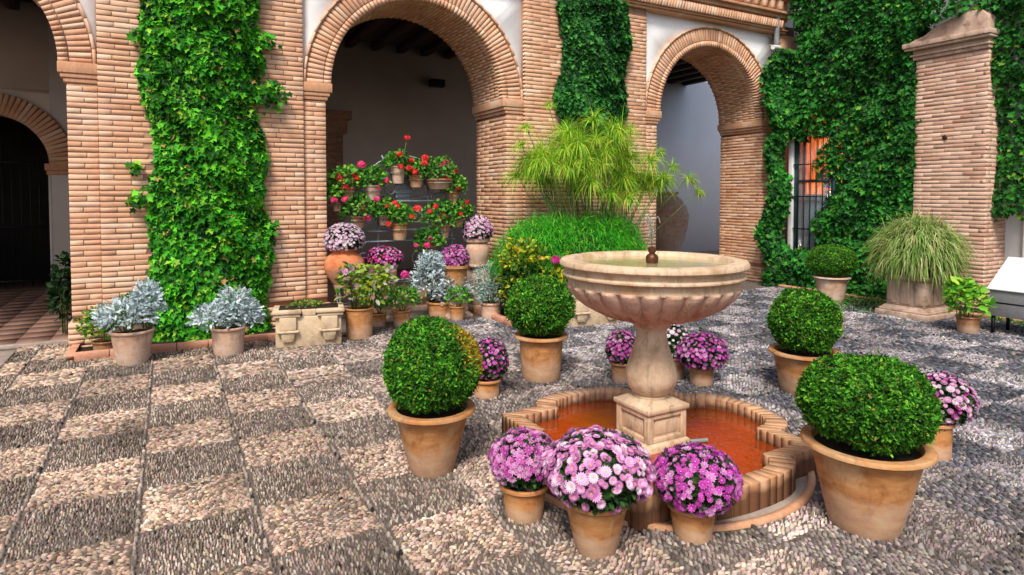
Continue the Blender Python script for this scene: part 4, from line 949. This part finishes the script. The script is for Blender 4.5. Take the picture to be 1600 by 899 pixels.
# ---------------------------------------------------------------- blades
def blades(name, parent, base, dir0, length, droop, width, pal, mat='leaf', seg=5, kind='stuff', w=None):
    n = len(base); t_ = np.linspace(0, 1, seg + 1); d = unit(dir0); P = np.zeros((n, seg + 1, 3)); P[:, 0] = base; cur = d.copy()
    for k in range(seg):
        cur = unit(cur + np.array([0, 0, -1.]) * (droop / seg)[:, None]); P[:, k + 1] = P[:, k] + cur * (length / seg)[:, None]
    side = unit(np.cross(d, np.array([0, 0, 1.]) + .01 * rnd(n))); ang = rng.uniform(-.8, .8, (n, 1)); up = np.cross(side, d); side = side * np.cos(ang) + up * np.sin(ang)
    wd = (width[:, None] * (1 - t_[None] ** 2 * .92))[:, :, None]
    V = np.stack([P - side[:, None] * wd / 2, P + side[:, None] * wd / 2], 2).reshape(n, -1, 3); m_ = 2 * (seg + 1)
    F = np.array([[2 * k, 2 * k + 1, 2 * k + 3, 2 * k + 2] for k in range(seg)]); L = (F.ravel()[None] + (np.arange(n) * m_)[:, None]).ravel(); Z = np.full(n * seg, 4)
    C = np.repeat(mixcol(n, pal, .12, w), seg, 0)
    return link(name, np_mesh(name, V.reshape(-1, 3), (L, Z), col=C), M[mat], parent, kind=kind)
# papyrus
pap = empty('papyrus', (5.0, 6.75, 0), 'tall yellow green papyrus with drooping tufts in front of the middle pier', 'papyrus')
tufts = []; sb = MB()
spots = []
for k in range(92):
    u = rng.uniform(-1, 1); tx = -.05 + u * 1.02; tz = 1.80 + (1 - abs(u) ** 1.8) * rng.uniform(-.15, .66) + rng.uniform(-.12, .10)
    if u > .35: tz -= .12
    spots.append((tx, rng.uniform(-.3, .35), tz, rng.uniform(.26, .42)))
for (px_, py_, r) in ((822, 200, .2), (858, 165, .15), (1030, 238, .16), (1075, 280, .24), (1050, 262, .2), (1090, 300, .2), (815, 228, .25), (985, 205, .22)):
    q = at(px_, py_, 6.75) - np.array([5.0, 6.75, 0]); spots.append((q[0], 0.0, q[2], r))
for (tx, ty, tz, r) in spots:
    b0 = np.array([tx * .35 + rng.normal(0, .12), .1 + rng.normal(0, .08), .12]); t1 = np.array([tx, ty, tz]); mid = (b0 + t1) / 2 + np.array([-tx * .12, 0, .12]); sb.tube([b0, mid, t1], .007, 5, .004)
    ax = unit((t1 - mid)[None])[0]; nb = int(60 + 130 * r); d = unit(rnd(nb) * np.array([1, 1, .7]) + ax * .9 + np.array([0, 0, .25])); tufts.append((np.tile(t1, (nb, 1)), d, np.full(nb, r) * rng.uniform(.7, 1.15, nb)))
B = np.concatenate([q[0] for q in tufts]); D = np.concatenate([q[1] for q in tufts]); Ln = np.concatenate([q[2] for q in tufts])
blades('tufts', pap, B, D, Ln, rng.uniform(1.3, 2.3, len(B)), np.full(len(B), .0085), [(.44, .68, .04), (.28, .58, .04), (.62, .72, .12), (.14, .42, .04), (.54, .46, .06)], w=[.34, .26, .17, .15, .08])
sb.build('stems', M['gstem'], pap, kind='stuff')
# feathery mound at its foot
fm = empty('feathery_shrub', (4.62, 6.6, 0), 'bright green feathery mound filling the bed below the papyrus', 'shrub')
n = 20000; d = sphere_dirs(n, -.1, 1, .05); C0 = np.array([0, 0.1, .05]); rad = np.array([1.2, .52, 1.27]); hh = 1 + .10 * lump(d, 41, 6, 4)
d2_ = np.stack([np.sign(d[:, 0]) * np.abs(d[:, 0]) ** .75, d[:, 1], np.sign(d[:, 2]) * np.abs(d[:, 2]) ** .62], 1); P = C0 + d2_ * rad * (hh * rng.uniform(.80, 1.0, n))[:, None]; P[:, 2] = np.maximum(P[:, 2], .04); P = P[~((P[:, 2] < .55) & (P[:, 0] < -.55))]; n = len(P); d = d[:n]
blades('foliage', fm, P, unit(d * .7 + .55 * rnd(n) + np.array([0, 0, .5])), rng.uniform(.09, .2, n), rng.uniform(1.2, 2.6, n), np.full(n, .007), [(.04, .42, .02), (.10, .56, .03), (.02, .24, .02), (.26, .60, .05)], seg=3, w=[.35, .3, .2, .15])
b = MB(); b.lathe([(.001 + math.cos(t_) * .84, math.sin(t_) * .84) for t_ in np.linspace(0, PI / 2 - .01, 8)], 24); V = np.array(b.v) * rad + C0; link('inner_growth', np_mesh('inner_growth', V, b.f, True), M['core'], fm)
# yellow variegated bush and the single pink flower
yb = empty('yellow_leaved_shrub', (3.82, 6.45, 0), 'shrub with yellow and green variegated leaves left of the feathery mound', 'shrub')
YG = [(.62, .58, .03), (.45, .52, .04), (.16, .32, .03), (.06, .15, .02), (.62, .40, .05)]
for i, (c, r, n) in enumerate((((-.12, 0, .80), (.26, .22, .20), 420), ((.22, -.05, .50), (.30, .22, .25), 420), ((-.12, .05, .42), (.26, .22, .3), 300), ((.42, -.1, .66), (.16, .16, .2), 200))):
    clump(yb, c, r, n, .075, YG, tmpl=OVAL, mat='leaf', stems=10, seed=50 + i, z0=.04, W=.6, w=[.22, .22, .26, .24, .06])
leaf_ball(yb, (.05, .1, .42), (.42, .25, .42), 1800, .05, .03, 77, pal=MUMLEAF, core=.8, weights=(.4, .4, .2))
def redhead(parent, c, r, pal, n=14, name='flower_head', fd=.035, seed=0):
    d = sphere_dirs(n, -.3, 1, .1); P = np.array(c) + d * r * .7
    return link(name, scatter_mesh(name, FT3, P, frames(unit(d + .2 * rnd(n)), rnd(n)), np.full(n, fd / 2 + r * .12), mixcol(n, pal, .1)), M['petal'], parent)
q = at(868, 407, 6.2) - np.array([3.82, 6.45, 0]); b = MB(); b.tube([(q[0] - .1, q[1] + .1, .3), (q[0], q[1], q[2])], .005, 5); b.build('flower_stalk', M['gstem'], yb); redhead(yb, q, .055, PET_M, 30, fd=.05)
# spider grass in the square planter
pln = empty('grass_planter', (8.36, 4.50, 0), 'square weathered stone planter overflowing with variegated spider grass', 'planter')
b = MB(); b.box((-.33, -.33, 0), (.33, .33, .07)); b.box((-.30, -.30, .072), (.30, .30, .10)); b.frustum(.29, .29, .101, .25, .25, .14); b.box((-.235, -.235, .141), (.235, .235, .46)); b.frustum(.24, .24, .461, .29, .29, .52); o = b.build('stone_block', M['planter'], pln, bevel=.008); o.rotation_euler = (0, 0, 0)
for k, (cx_, hw) in enumerate(((-.17, .05), (0.0, .055), (.17, .05))):
    b = MB(); b.box((-.25, cx_ - hw, .17), (-.232, cx_ + hw, .45)); b.build('carved_panel', M['planter'], pln, bevel=.006)
    b = MB(); b.box((cx_ - hw, -.25, .17), (cx_ + hw, -.232, .45)); b.build('carved_panel', M['planter'], pln, bevel=.006)
n = 5600; a = rng.uniform(0, 2 * PI, n); el = rng.uniform(-.55, 1.4, n); d = np.stack([np.cos(a) * np.cos(el), np.sin(a) * np.cos(el), np.sin(el)], 1)
P = np.array([.02, 0, .80]) + d * np.array([.44, .44, .36]) * rng.uniform(.6, 1.05, (n, 1)); 
blades('grass_blades', pln, P, unit(d + .4 * rnd(n) + np.array([0, 0, .7])), rng.uniform(.15, .36, n), rng.uniform(1.8, 3.6, n), np.full(n, .012), [(.34, .46, .13), (.24, .40, .08), (.58, .60, .32), (.13, .27, .05), (.50, .40, .18)], seg=6, w=[.28, .28, .18, .18, .08])
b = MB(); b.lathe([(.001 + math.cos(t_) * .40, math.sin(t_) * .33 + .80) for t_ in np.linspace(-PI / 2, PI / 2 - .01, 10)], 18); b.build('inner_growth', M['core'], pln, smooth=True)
# bright leafy pot next to it
def leafy(loc, r0, r1, h, blobs, label, pal, mat='terra', n=220, L=.08, tmpl=OVAL, name='potted_plant', z0=0, flowers=(), cat='potted plant', group=None, fpal=PET_M, w=None, W=.62, up=.4):
    e = empty(name, (loc[0], loc[1], z0), label, cat, group); pot(e, r0, r1, h, mat, lip=.012, lh=.025)
    for i, (c, r) in enumerate(blobs): clump(e, c, r, n, L, pal, tmpl=tmpl, mat='leaf', stems=8, seed=60 + i, z0=h - .03, W=W, w=w, up=up)
    for (c, r) in flowers:
        b = MB(); b.tube([(c[0] * .4, c[1] * .4, h), tuple(c)], .004, 4); b.build('flower_stalk', M['gstem'], e); redhead(e, c, r, fpal, 26)
    return e
BRG = [(.16, .48, .03), (.25, .58, .05), (.08, .30, .02), (.40, .62, .07)]
leafy((7.85, 3.66), .10, .125, .185, [((0, 0, .36), (.22, .2, .15)), ((-.12, .02, .48), (.13, .13, .12))], 'bright green broad leaved plant in a small clay pot between stone planter and sign', BRG, 'terra4', n=190, L=.085)
GER = [(.06, .26, .025), (.11, .38, .04), (.03, .14, .02), (.24, .50, .06)]
RED = [(.80, .03, .03), (.88, .08, .05), (.65, .01, .05)]; RPK = [(.80, .03, .18), (.85, .10, .30)]
leafy((1.80, 6.70), .135, .16, .33, [((.06, -.02, .5), (.27, .2, .17)), ((.16, .0, .62), (.2, .16, .16)), ((-.05, 0, .66), (.16, .14, .12))], 'mixed yellow, green and purple leaved plant in a clay pot beside the carved trough', [(.50, .48, .04), (.30, .46, .04), (.10, .26, .03), (.34, .16, .20), (.46, .46, .42)], n=260, L=.075, flowers=[((-.16, -.05, .72), .04)], fpal=PET_L, w=[.24, .26, .26, .12, .12])
leafy((2.39, 7.05), .088, .113, .19, [((0, 0, .33), (.22, .18, .13))], 'low green plant with one crimson flower in a small pot under the rack', GER, n=330, L=.055, flowers=[((.03, -.05, .60), .06)], fpal=PET_M)
leafy((2.15, 7.22), .10, .115, .15, [((0, 0, .30), (.18, .14, .16))], 'leafy green plant in a low clay pot just behind the crimson flowered one', GER + [(.45, .45, .05)], n=260, L=.06)
leafy((3.11, 7.06), .078, .103, .175, [((.02, 0, .29), (.16, .14, .11))], 'small round leaved green plant in a clay pot before the pale trailing plant', GER, n=240, L=.05)
leafy((-.56, 7.25), .09, .11, .12, [((0, 0, .28), (.20, .14, .17)), ((.20, 0, .42), (.1, .08, .12))], 'clipped green shrub on the soil behind the leftmost silver plant', [(.05, .24, .02), (.09, .32, .03), (.02, .11, .01), (.30, .42, .04)], n=900, L=.04, mat='terra4')
# ---------------------------------------------------------------- carved troughs
def trough(loc, rz, label, green=True, L=.70, D=.36, H=.38):
    e = empty('carved_stone_trough', (loc[0], loc[1], 0), label, 'stone trough', 'carved stone troughs', rz)
    b = MB(); hx = L / 2; b.box((-hx + .03, -D / 2 + .03, 0), (hx - .03, D / 2, H - .07)); o = b.build('body', M['trough'], e, bevel=.012)
    b = MB()
    for (x0, x1) in ((-hx, -.07), (.07, hx)):
        b.box((x0, -D / 2 - .02, H - .035), (x1, D / 2 + .01, H)); b.box((x0 + .012, -D / 2 - .005, H - .07), (x1 - .012, D / 2, H - .036))
    b.box((-.0695, -D / 2 + .04, H - .069), (.0695, D / 2, H - .002)); b.build('moulding', M['trough'], e, bevel=.008)
    for sx in (-1, 1):
        b = MB(); x0, x1 = sorted((sx * .12, sx * (hx - .07)))
        b.box((x0, -D / 2 - .012, H - .20), (x1, -D / 2 + .03, H - .071)); b.box((x0 - .025, -D / 2 - .03, H - .225), (x1 + .025, -D / 2 + .03, H - .201))
        b.add([(x0 + .01, -D / 2 - .02, H - .226), (x1 - .01, -D / 2 - .02, H - .226), (x1 - .03, -D / 2 - .002, .06), (x0 + .03, -D / 2 - .002, .06), (x0 + .01, -D / 2 + .031, H - .226), (x1 - .01, -D / 2 + .031, H - .226), (x1 - .03, -D / 2 + .031, .06), (x0 + .03, -D / 2 + .031, .06)], [(0, 1, 2, 3)[::-1], (0, 4, 5, 1)[::-1], (1, 5, 6, 2)[::-1], (2, 6, 7, 3)[::-1], (3, 7, 4, 0)[::-1], (4, 7, 6, 5)[::-1]])
        b.build('bracket', M['trough'], e, bevel=.008)
    b = MB(); b.add([(-.085, -D / 2 + .0, H - .072), (.085, -D / 2 + .0, H - .072), (.03, -D / 2 + .0, H - .16), (-.03, -D / 2 + .0, H - .16), (-.085, -D / 2 + .031, H - .072), (.085, -D / 2 + .031, H - .072), (.03, -D / 2 + .031, H - .16), (-.03, -D / 2 + .031, H - .16)], [(0, 1, 2, 3), (0, 4, 5, 1), (1, 5, 6, 2), (2, 6, 7, 3), (3, 7, 4, 0)]); 
    if green:
        b = MB(); b.box((-hx + .06, -D / 2 + .06, H), (hx - .06, D / 2 - .03, H + .004)); b.build('soil', M['soil'], e)
        clump(e, (-.03, 0, H + .03), (.17, .08, .035), 160, .03, [(.10, .28, .03), (.2, .36, .05)], tmpl=OVAL, mat='leaf', stems=0, seed=5)
    return e
trough((1.27, 6.68), -.20, 'carved sandstone trough with two brackets standing at the foot of the left pier')
trough((4.42, 6.10), -.13, 'carved sandstone trough under the feathery mound, partly behind the fountain bowl', green=False)
# ---------------------------------------------------------------- urns and the flowers on them
def urn_prof(r, h, neck=.62, belly=1.0, bz=.55, foot=.55, z0=0.0, rim=.72):
    return [(r * foot * .5, z0), (r * foot, z0), (r * foot * .98, z0 + h * .03), (r * .78, z0 + h * .22), (r * belly * .97, z0 + h * .42), (r * belly, z0 + h * bz), (r * .95, z0 + h * .68), (r * .80, z0 + h * .80), (r * neck, z0 + h * .88), (r * neck, z0 + h * .92), (r * rim, z0 + h * .95), (r * rim, z0 + h), (r * rim - .015, z0 + h), (r * neck - .02, z0 + h * .93), (.01, z0 + h * .92)]
def mum_on(px_, Y, ytop, ybot, zpot_top_px, rf, label, pal, urn, mat, fd=.045, n=170, seed=40, tmpl=FT1, stand=None):
    """a chrysanthemum standing in an urn or pot whose foot is raised on a stand"""
    p = at(px_, zpot_top_px, Y); zt = p[2]; top = at(px_, ytop, Y)[2]; zb = at(px_, ybot, Y)[2]
    h = zt - zb
    def pf(e):
        b = MB(); b.lathe(urn(h), 36); b.build('urn', M[mat], e, smooth=True)
    mum((p[0], Y), 0, 0, h, rf, top - zb, label, pal, fd, n, seed, potfn=pf, z0=zb, tmpl=tmpl, hang=.45, name='urn_of_chrysanthemums', group='chrysanthemums raised on urns')
    return p[0], zb
def iron_stand(x, y, h, r, label):
    e = empty('iron_stand', (x, y, 0), label, 'plant stand')
    for k in range(4):
        a = PI / 4 + k * PI / 2; b = MB(); b.tube([(r * 1.1 * math.cos(a), r * 1.1 * math.sin(a), 0), (r * .8 * math.cos(a), r * .8 * math.sin(a), h * .5), (r * math.cos(a), r * math.sin(a), h - .012)], .008, 6); b.build('leg', M['iron'], e)
    b = MB(); b.tube([(r * math.cos(t_), r * math.sin(t_), h - .012) for t_ in np.linspace(0, 2 * PI, 25)], .008, 6); b.build('ring', M['iron'], e)
    b = MB(); b.tube([(r * .82 * math.cos(t_), r * .82 * math.sin(t_), h * .5) for t_ in np.linspace(0, 2 * PI, 25)], .006, 6); b.build('ring', M['iron'], e)
    b = MB(); b.tube([(-r, 0, h - .012), (r, 0, h - .012)], .008, 6); b.tube([(0, -r, h - .012), (0, r, h - .012)], .008, 6); b.build('cross_bar', M['iron'], e)
    return e
x, z = mum_on(538, 7.45, 349, 446, 388, .235, 'pale lilac chrysanthemum in the red clay urn beside the left pier', PET_W, lambda h: urn_prof(.235, h, .60, 1.0, .5, .55, rim=.74), 'terra3', n=300, fd=.05, seed=31)
iron_stand(x, 7.45, z, .12, 'small iron stand carrying the red clay urn by the left pier')
x, z = mum_on(711, 7.30, 383, 456, 414, .18, 'rounded mauve chrysanthemum on the pale cylinder pot under the rack', PET_P, lambda h: [(.08, 0), (.135, 0), (.14, .02), (.15, h - .07), (.155, h - .05), (.185, h - .035), (.185, h), (.165, h), (.15, h - .03), (.01, h - .04)], 'terra', n=230, seed=32, tmpl=FT2)
def pedestal(x, y, h, r, label, mat='planter'):
    e = empty('stone_pedestal', (x, y, 0), label, 'pedestal'); b = MB(); b.box((-r, -r, 0), (r, r, .04)); b.frustum(r * .95, r * .95, .041, r * .8, r * .8, .07); b.build('base', M[mat], e, bevel=.005)
    b = MB(); b.box((-r * .75, -r * .75, .07), (r * .75, r * .75, h - .03)); b.build('shaft', M[mat], e, bevel=.005); b = MB(); b.box((-r * .95, -r * .95, h - .03), (r * .95, r * .95, h - .001)); b.build('slab', M[mat], e, bevel=.005)
pedestal(x, 7.30, z, .17, 'low stone block under the pale cylinder pot of mauve flowers')
x, z = mum_on(746, 7.65, 336, 412, 372, .21, 'pinkish white chrysanthemum on the highest urn next to the right jamb', PET_L + PET_W, lambda h: [(.08, 0), (.12, 0), (.15, h * .2), (.165, h * .5), (.15, h * .75), (.13, h * .8), (.165, h * .86), (.17, h), (.15, h), (.12, h * .85), (.01, h * .84)], 'terra2', n=300, fd=.05, seed=33)
pedestal(x, 7.65, z, .17, 'tall stone block under the urn of pinkish white flowers')
x, z = mum_on(600, 7.5, 385, 470, 412, .23, 'two tone chrysanthemum, crimson and pink, in a tall pinkish pot left of the rack', PET_M + PET_P, lambda h: [(.08, 0), (.11, 0), (.14, h * .5), (.16, h * .9), (.175, h * .92), (.175, h), (.15, h), (.14, h * .9), (.01, h * .88)], 'terra2', n=240, seed=34)
pedestal(x, 7.5, z, .15, 'low stone block under the pot of crimson and pink flowers')
# ---------------------------------------------------------------- the geranium rack
RY = 7.85
rk = empty('plant_rack', (2.68, RY, 0), 'grey wrought iron plant rack with scrolls, holding pots of geraniums inside the middle arch', 'plant rack')
def arcpts(cx, cz, r, a0, a1, n=20, y=RY): return [(cx + r * math.cos(t_), y, cz + r * math.sin(t_)) for t_ in np.linspace(a0, a1, n)]
def ironpart(name, ptslist, r=.011):
    b = MB()
    for p in ptslist: b.tube(p, r, 6)
    b.build(name, M['iron'], rk, world=True)
XL, XR = 2.02, 3.38; XC = (XL + XR) / 2
for x in (XL, XL + .34, XR - .34, XR): ironpart('leg', [[(x, RY, 0), (x, RY, 1.85 if abs(x - XC) < .5 else 1.55)]], .014)
for z in (.42, .95, 1.08, 1.46): ironpart('shelf_rail', [[(XL, RY - .1, z), (XR, RY - .1, z)], [(XL, RY + .1, z), (XR, RY + .1, z)], [(XL, RY - .1, z), (XL, RY + .1, z)], [(XR, RY - .1, z), (XR, RY + .1, z)]], .012)
ironpart('top_arch', [arcpts(XC, 1.45, .60, 0, PI, 30)], .011)
ironpart('inner_arch', [arcpts(XC, 1.45, .40, 0, PI, 24)], .011)
for k in range(7):
    a = PI * (k + .5) / 7; ironpart('spoke', [[(XC + .12 * math.cos(a), RY, 1.45 + .12 * math.sin(a)), (XC + .66 * math.cos(a), RY, 1.45 + .66 * math.sin(a))]], .010)
def spiral(cx, cz, r, s=1, ph=0, n=26): return [(cx + s * r * (1 - .72 * t_) * math.cos(ph + t_ * 9), RY - .02, cz + r * (1 - .72 * t_) * math.sin(ph + t_ * 9)) for t_ in np.linspace(0, 1, n)]
for (dx, cz, r) in ((.50, 1.60, .13), (.20, 1.62, .12), (.48, 1.27, .15), (.18, 1.27, .14), (.52, .70, .12), (.2, .70, .12)):
    for s in (-1, 1): ironpart('scroll', [spiral(XC + s * dx, cz, r, s)], .009)
b = MB(); b.box((XC - .11, RY - .03, 1.47), (XC + .09, RY + .03, 1.80)); b.frustum(.10, .03, 1.80, .02, .02, 1.98, (XC - .01, RY)); b.build('centre_lantern', M['iron'], rk, world=True, bevel=.01)
for k in range(5): b = MB(); b.box((XC - .115, RY - .04, 1.50 + k * .055), (XC + .095, RY - .031, 1.525 + k * .055)); b.build('slat', M['iron'], rk, world=True)
GG = 'geraniums on the rack'
PR = [ # px, pot top y, pot bottom y, width px, foliage r, flowers (px,y,size), label
 (582, 290, 313, 28, .17, [(565, 258, .07)], 'green geranium in a pinkish pot on the upper left of the rack', 'terra2'),
 (622, 260, 287, 24, .14, [(624, 243, .07), (636, 216, .05)], 'geranium with a red head in a pink pot at the very top of the rack', 'terra2'),
 (650, 274, 293, 25, .15, [(664, 248, .07), (642, 252, .05)], 'geranium in a small cream pot right of the top of the rack', 'terra'),
 (686, 280, 296, 46, .21, [(697, 256, .07)], 'leafy geranium in a wide low bowl on the upper right of the rack', 'terra4'),
 (708, 300, 318, 22, .16, [(712, 268, .04)], 'green geranium in the small pot at the right end of the rack', 'terra'),
 (541, 293, 312, 26, .19, [(530, 278, .07), (555, 280, .07), (534, 284, .05)], 'geranium with magenta and red heads at the left end of the rack', 'terra3'),
 (560, 338, 356, 24, .21, [(566, 326, .07), (573, 341, .08)], 'geranium with two bright red heads on the lower left of the rack', 'terra4'),
 (624, 349, 375, 28, .18, [(652, 327, .07)], 'geranium in the clay pot hanging at the middle of the rack', 'terra'),
 (692, 352, 372, 26, .24, [(693, 339, .06)], 'bushy dark geranium with one orange red head on the lower right of the rack', 'terra4'),
 (527, 312, 330, 16, .12, [], 'small trailing plant hung at the far left of the rack', 'terra4'),
 (600, 336, 352, 20, .15, [(604, 322, .05)], 'small geranium with a pink head between the middle shelves of the rack', 'terra2'),
 (716, 338, 354, 20, .17, [(722, 322, .04)], 'green geranium at the right end of the middle shelf of the rack', 'terra'),
 (672, 385, 402, 22, .18, [(650, 384, .03)], 'dark leafy plant on the low shelf of the rack', 'terra4')]
for i, (px_, yt, yb_, wp, rf, fls, lab, mt) in enumerate(PR):
    yy = RY - .16 if i not in (7,) else RY - .22
    p = at(px_, yt, yy); zb = at(px_, yb_, yy)[2]; sc = 8.2 / FPX; rr = wp * sc / 2; h = p[2] - zb
    fl2 = []
    for (fx_, fy_, fs) in fls: q = at(fx_, fy_, yy - .08); fl2.append(((q[0] - p[0], -.08, q[2] - zb), fs * .8))
    for q_ in range(2): a_ = rng.uniform(-1, 1, 3); fl2.append(((a_[0] * rf * .95, -.06 - .10 * abs(a_[1]), h + rf * (.5 + .75 * a_[2])), .028 + .02 * rng.random()))
    leafy((p[0], yy), rr * .66, rr, h, [((0, 0, h + rf * .5), (rf * 1.12, rf * .9, rf * .85))], lab, GER, mt, n=260 + int(rf * 900), L=.05, tmpl=OVAL, name='potted_geranium', z0=zb, flowers=fl2, cat='potted geranium', group=GG, up=.3, fpal=RED if i % 3 else RPK, W=.95)
    e = rk; b = MB(); b.tube([(p[0] + (rr * .92 + .008) * math.cos(t_), yy + (rr * .92 + .008) * math.sin(t_), zb + h * .62) for t_ in np.linspace(0, 2 * PI, 17)], .006, 5); b.tube([(p[0], yy + rr * .95, zb + h * .62), (p[0], RY - .0, zb + h * .62)], .006, 5); b.build('pot_ring', M['iron'], rk, world=True)
# ---------------------------------------------------------------- the big jar, the dark plant, ground greens
jar = empty('clay_jar', (9.02, 11.6, .012), 'huge brown clay storage jar against the pale gallery wall seen over the fountain', 'jar')
q = at(1043, 345, 11.6); jar.location = (q[0] - .02, 11.6, .012)
b = MB(); b.lathe([(.12, 0), (.2, 0), (.26, .1), (.42, .45), (.50, .8), (.52, 1.02), (.47, 1.22), (.36, 1.4), (.25, 1.49), (.23, 1.52), (.27, 1.56), (.28, 1.6), (.24, 1.6), (.2, 1.54), (.01, 1.5)], 48); b.build('body', M['jarclay'], jar, smooth=True)
dk = empty('dark_climbing_plant', tuple(at(103, 450, 7.95)), 'dark leafy plant peeking out behind the left edge of the first pier', 'plant')
dk.location = (-1.0, 8.3, .012); clump(dk, (0, .0, .45), (.09, .1, .42), 260, .09, [(.01, .035, .01), (.02, .06, .015)], tmpl=OVAL, mat='leaf', seed=8, z0=0)
gg = empty('leafy_ground_plant', (8.75, 5.35, 0), 'low green strap leaved plant on the ground between clay pot and stone planter', 'plant')
n = 420; a = rng.uniform(0, 2 * PI, n); blades('leaves', gg, np.stack([.42 * rnd(n)[:, 0], .28 * rnd(n)[:, 0], np.full(n, .02)], 1), np.stack([np.cos(a), np.sin(a), rng.uniform(.5, 2, n)], 1), rng.uniform(.15, .36, n), rng.uniform(1, 2.6, n), np.full(n, .016), [(.05, .20, .03), (.10, .30, .04), (.22, .36, .10)], seg=4)
gl = empty('leafy_ground_plant', (9.05, 3.3, 0), 'green ground plants behind the sign at the right edge', 'plant')
n = 500; a = rng.uniform(0, 2 * PI, n); blades('leaves', gl, np.stack([.2 * rnd(n)[:, 0], .6 * rnd(n)[:, 1], np.full(n, .03)], 1), np.stack([np.cos(a), np.sin(a), rng.uniform(.5, 2, n)], 1), rng.uniform(.12, .28, n), rng.uniform(1, 2.6, n), np.full(n, .018), [(.08, .30, .03), (.14, .42, .04), (.2, .36, .10)], seg=4)
# ---------------------------------------------------------------- the information lectern
sg = empty('information_lectern', (8.17, 3.07, 0), 'low grey steel lectern with a tilted white information panel at the right edge', 'sign', rz=-PI / 2)
b = MB(); Wd = .46; V = [(-Wd, -.16, .20), (Wd, -.16, .20), (Wd, .22, .20), (-Wd + .02, .22, .20), (-Wd, -.16, .50), (Wd, -.16, .50), (Wd, .22, .80), (-Wd + .02, .22, .80)]
b.add(V, [(0, 3, 2, 1), (4, 5, 6, 7), (0, 1, 5, 4), (1, 2, 6, 5), (2, 3, 7, 6), (3, 0, 4, 7)]); b.build('casing', M['grey'], sg, bevel=.004)
b = MB(); sl_ = (.80 - .50) / .38
def top(y, o): return .50 + (y + .16) * sl_ + o
b.add([(-Wd - .02, -.18, top(-.18, .006)), (Wd + .02, -.18, top(-.18, .006)), (Wd + .02, .24, top(.24, .006)), (-Wd - .0, .24, top(.24, .006)), (-Wd - .02, -.18, top(-.18, .02)), (Wd + .02, -.18, top(-.18, .02)), (Wd + .02, .24, top(.24, .02)), (-Wd - .0, .24, top(.24, .02))], [(0, 3, 2, 1), (4, 5, 6, 7), (0, 1, 5, 4), (1, 2, 6, 5), (2, 3, 7, 6), (3, 0, 4, 7)]); b.build('panel', M['panel'], sg, bevel=.003)
M['print'] = simple('pale blue print', (.50, .60, .66), (.58, .66, .72), 20, .4, 0)
for k in range(6):
    y0 = -.11 + k * .055; b = MB(); b.add([(-Wd + .06, y0, top(y0, .0215)), (Wd - .1 - .07 * (k % 3), y0, top(y0, .0215)), (Wd - .1 - .07 * (k % 3), y0 + .012, top(y0 + .012, .0215)), (-Wd + .06, y0 + .012, top(y0 + .012, .0215))], [(0, 1, 2, 3)]); b.build('print_line', M['print'], sg)
b = MB(); b.box((-Wd - .001, -.163, .345), (Wd, -.1605, .36)); b.build('seam', M['black'], sg)
for (x, y) in ((-Wd + .03, -.13), (-Wd + .04, .18), (Wd - .03, -.13), (Wd - .03, .18)):
    b = MB(); b.box((x - .014, y - .014, 0), (x + .014, y + .014, .20)); b.build('leg', M['black'], sg)
print('objects', len(bpy.data.objects), 'tris', sum(len(m_.loop_triangles) if m_.loop_triangles else sum(p.loop_total - 2 for p in []) for m_ in []))
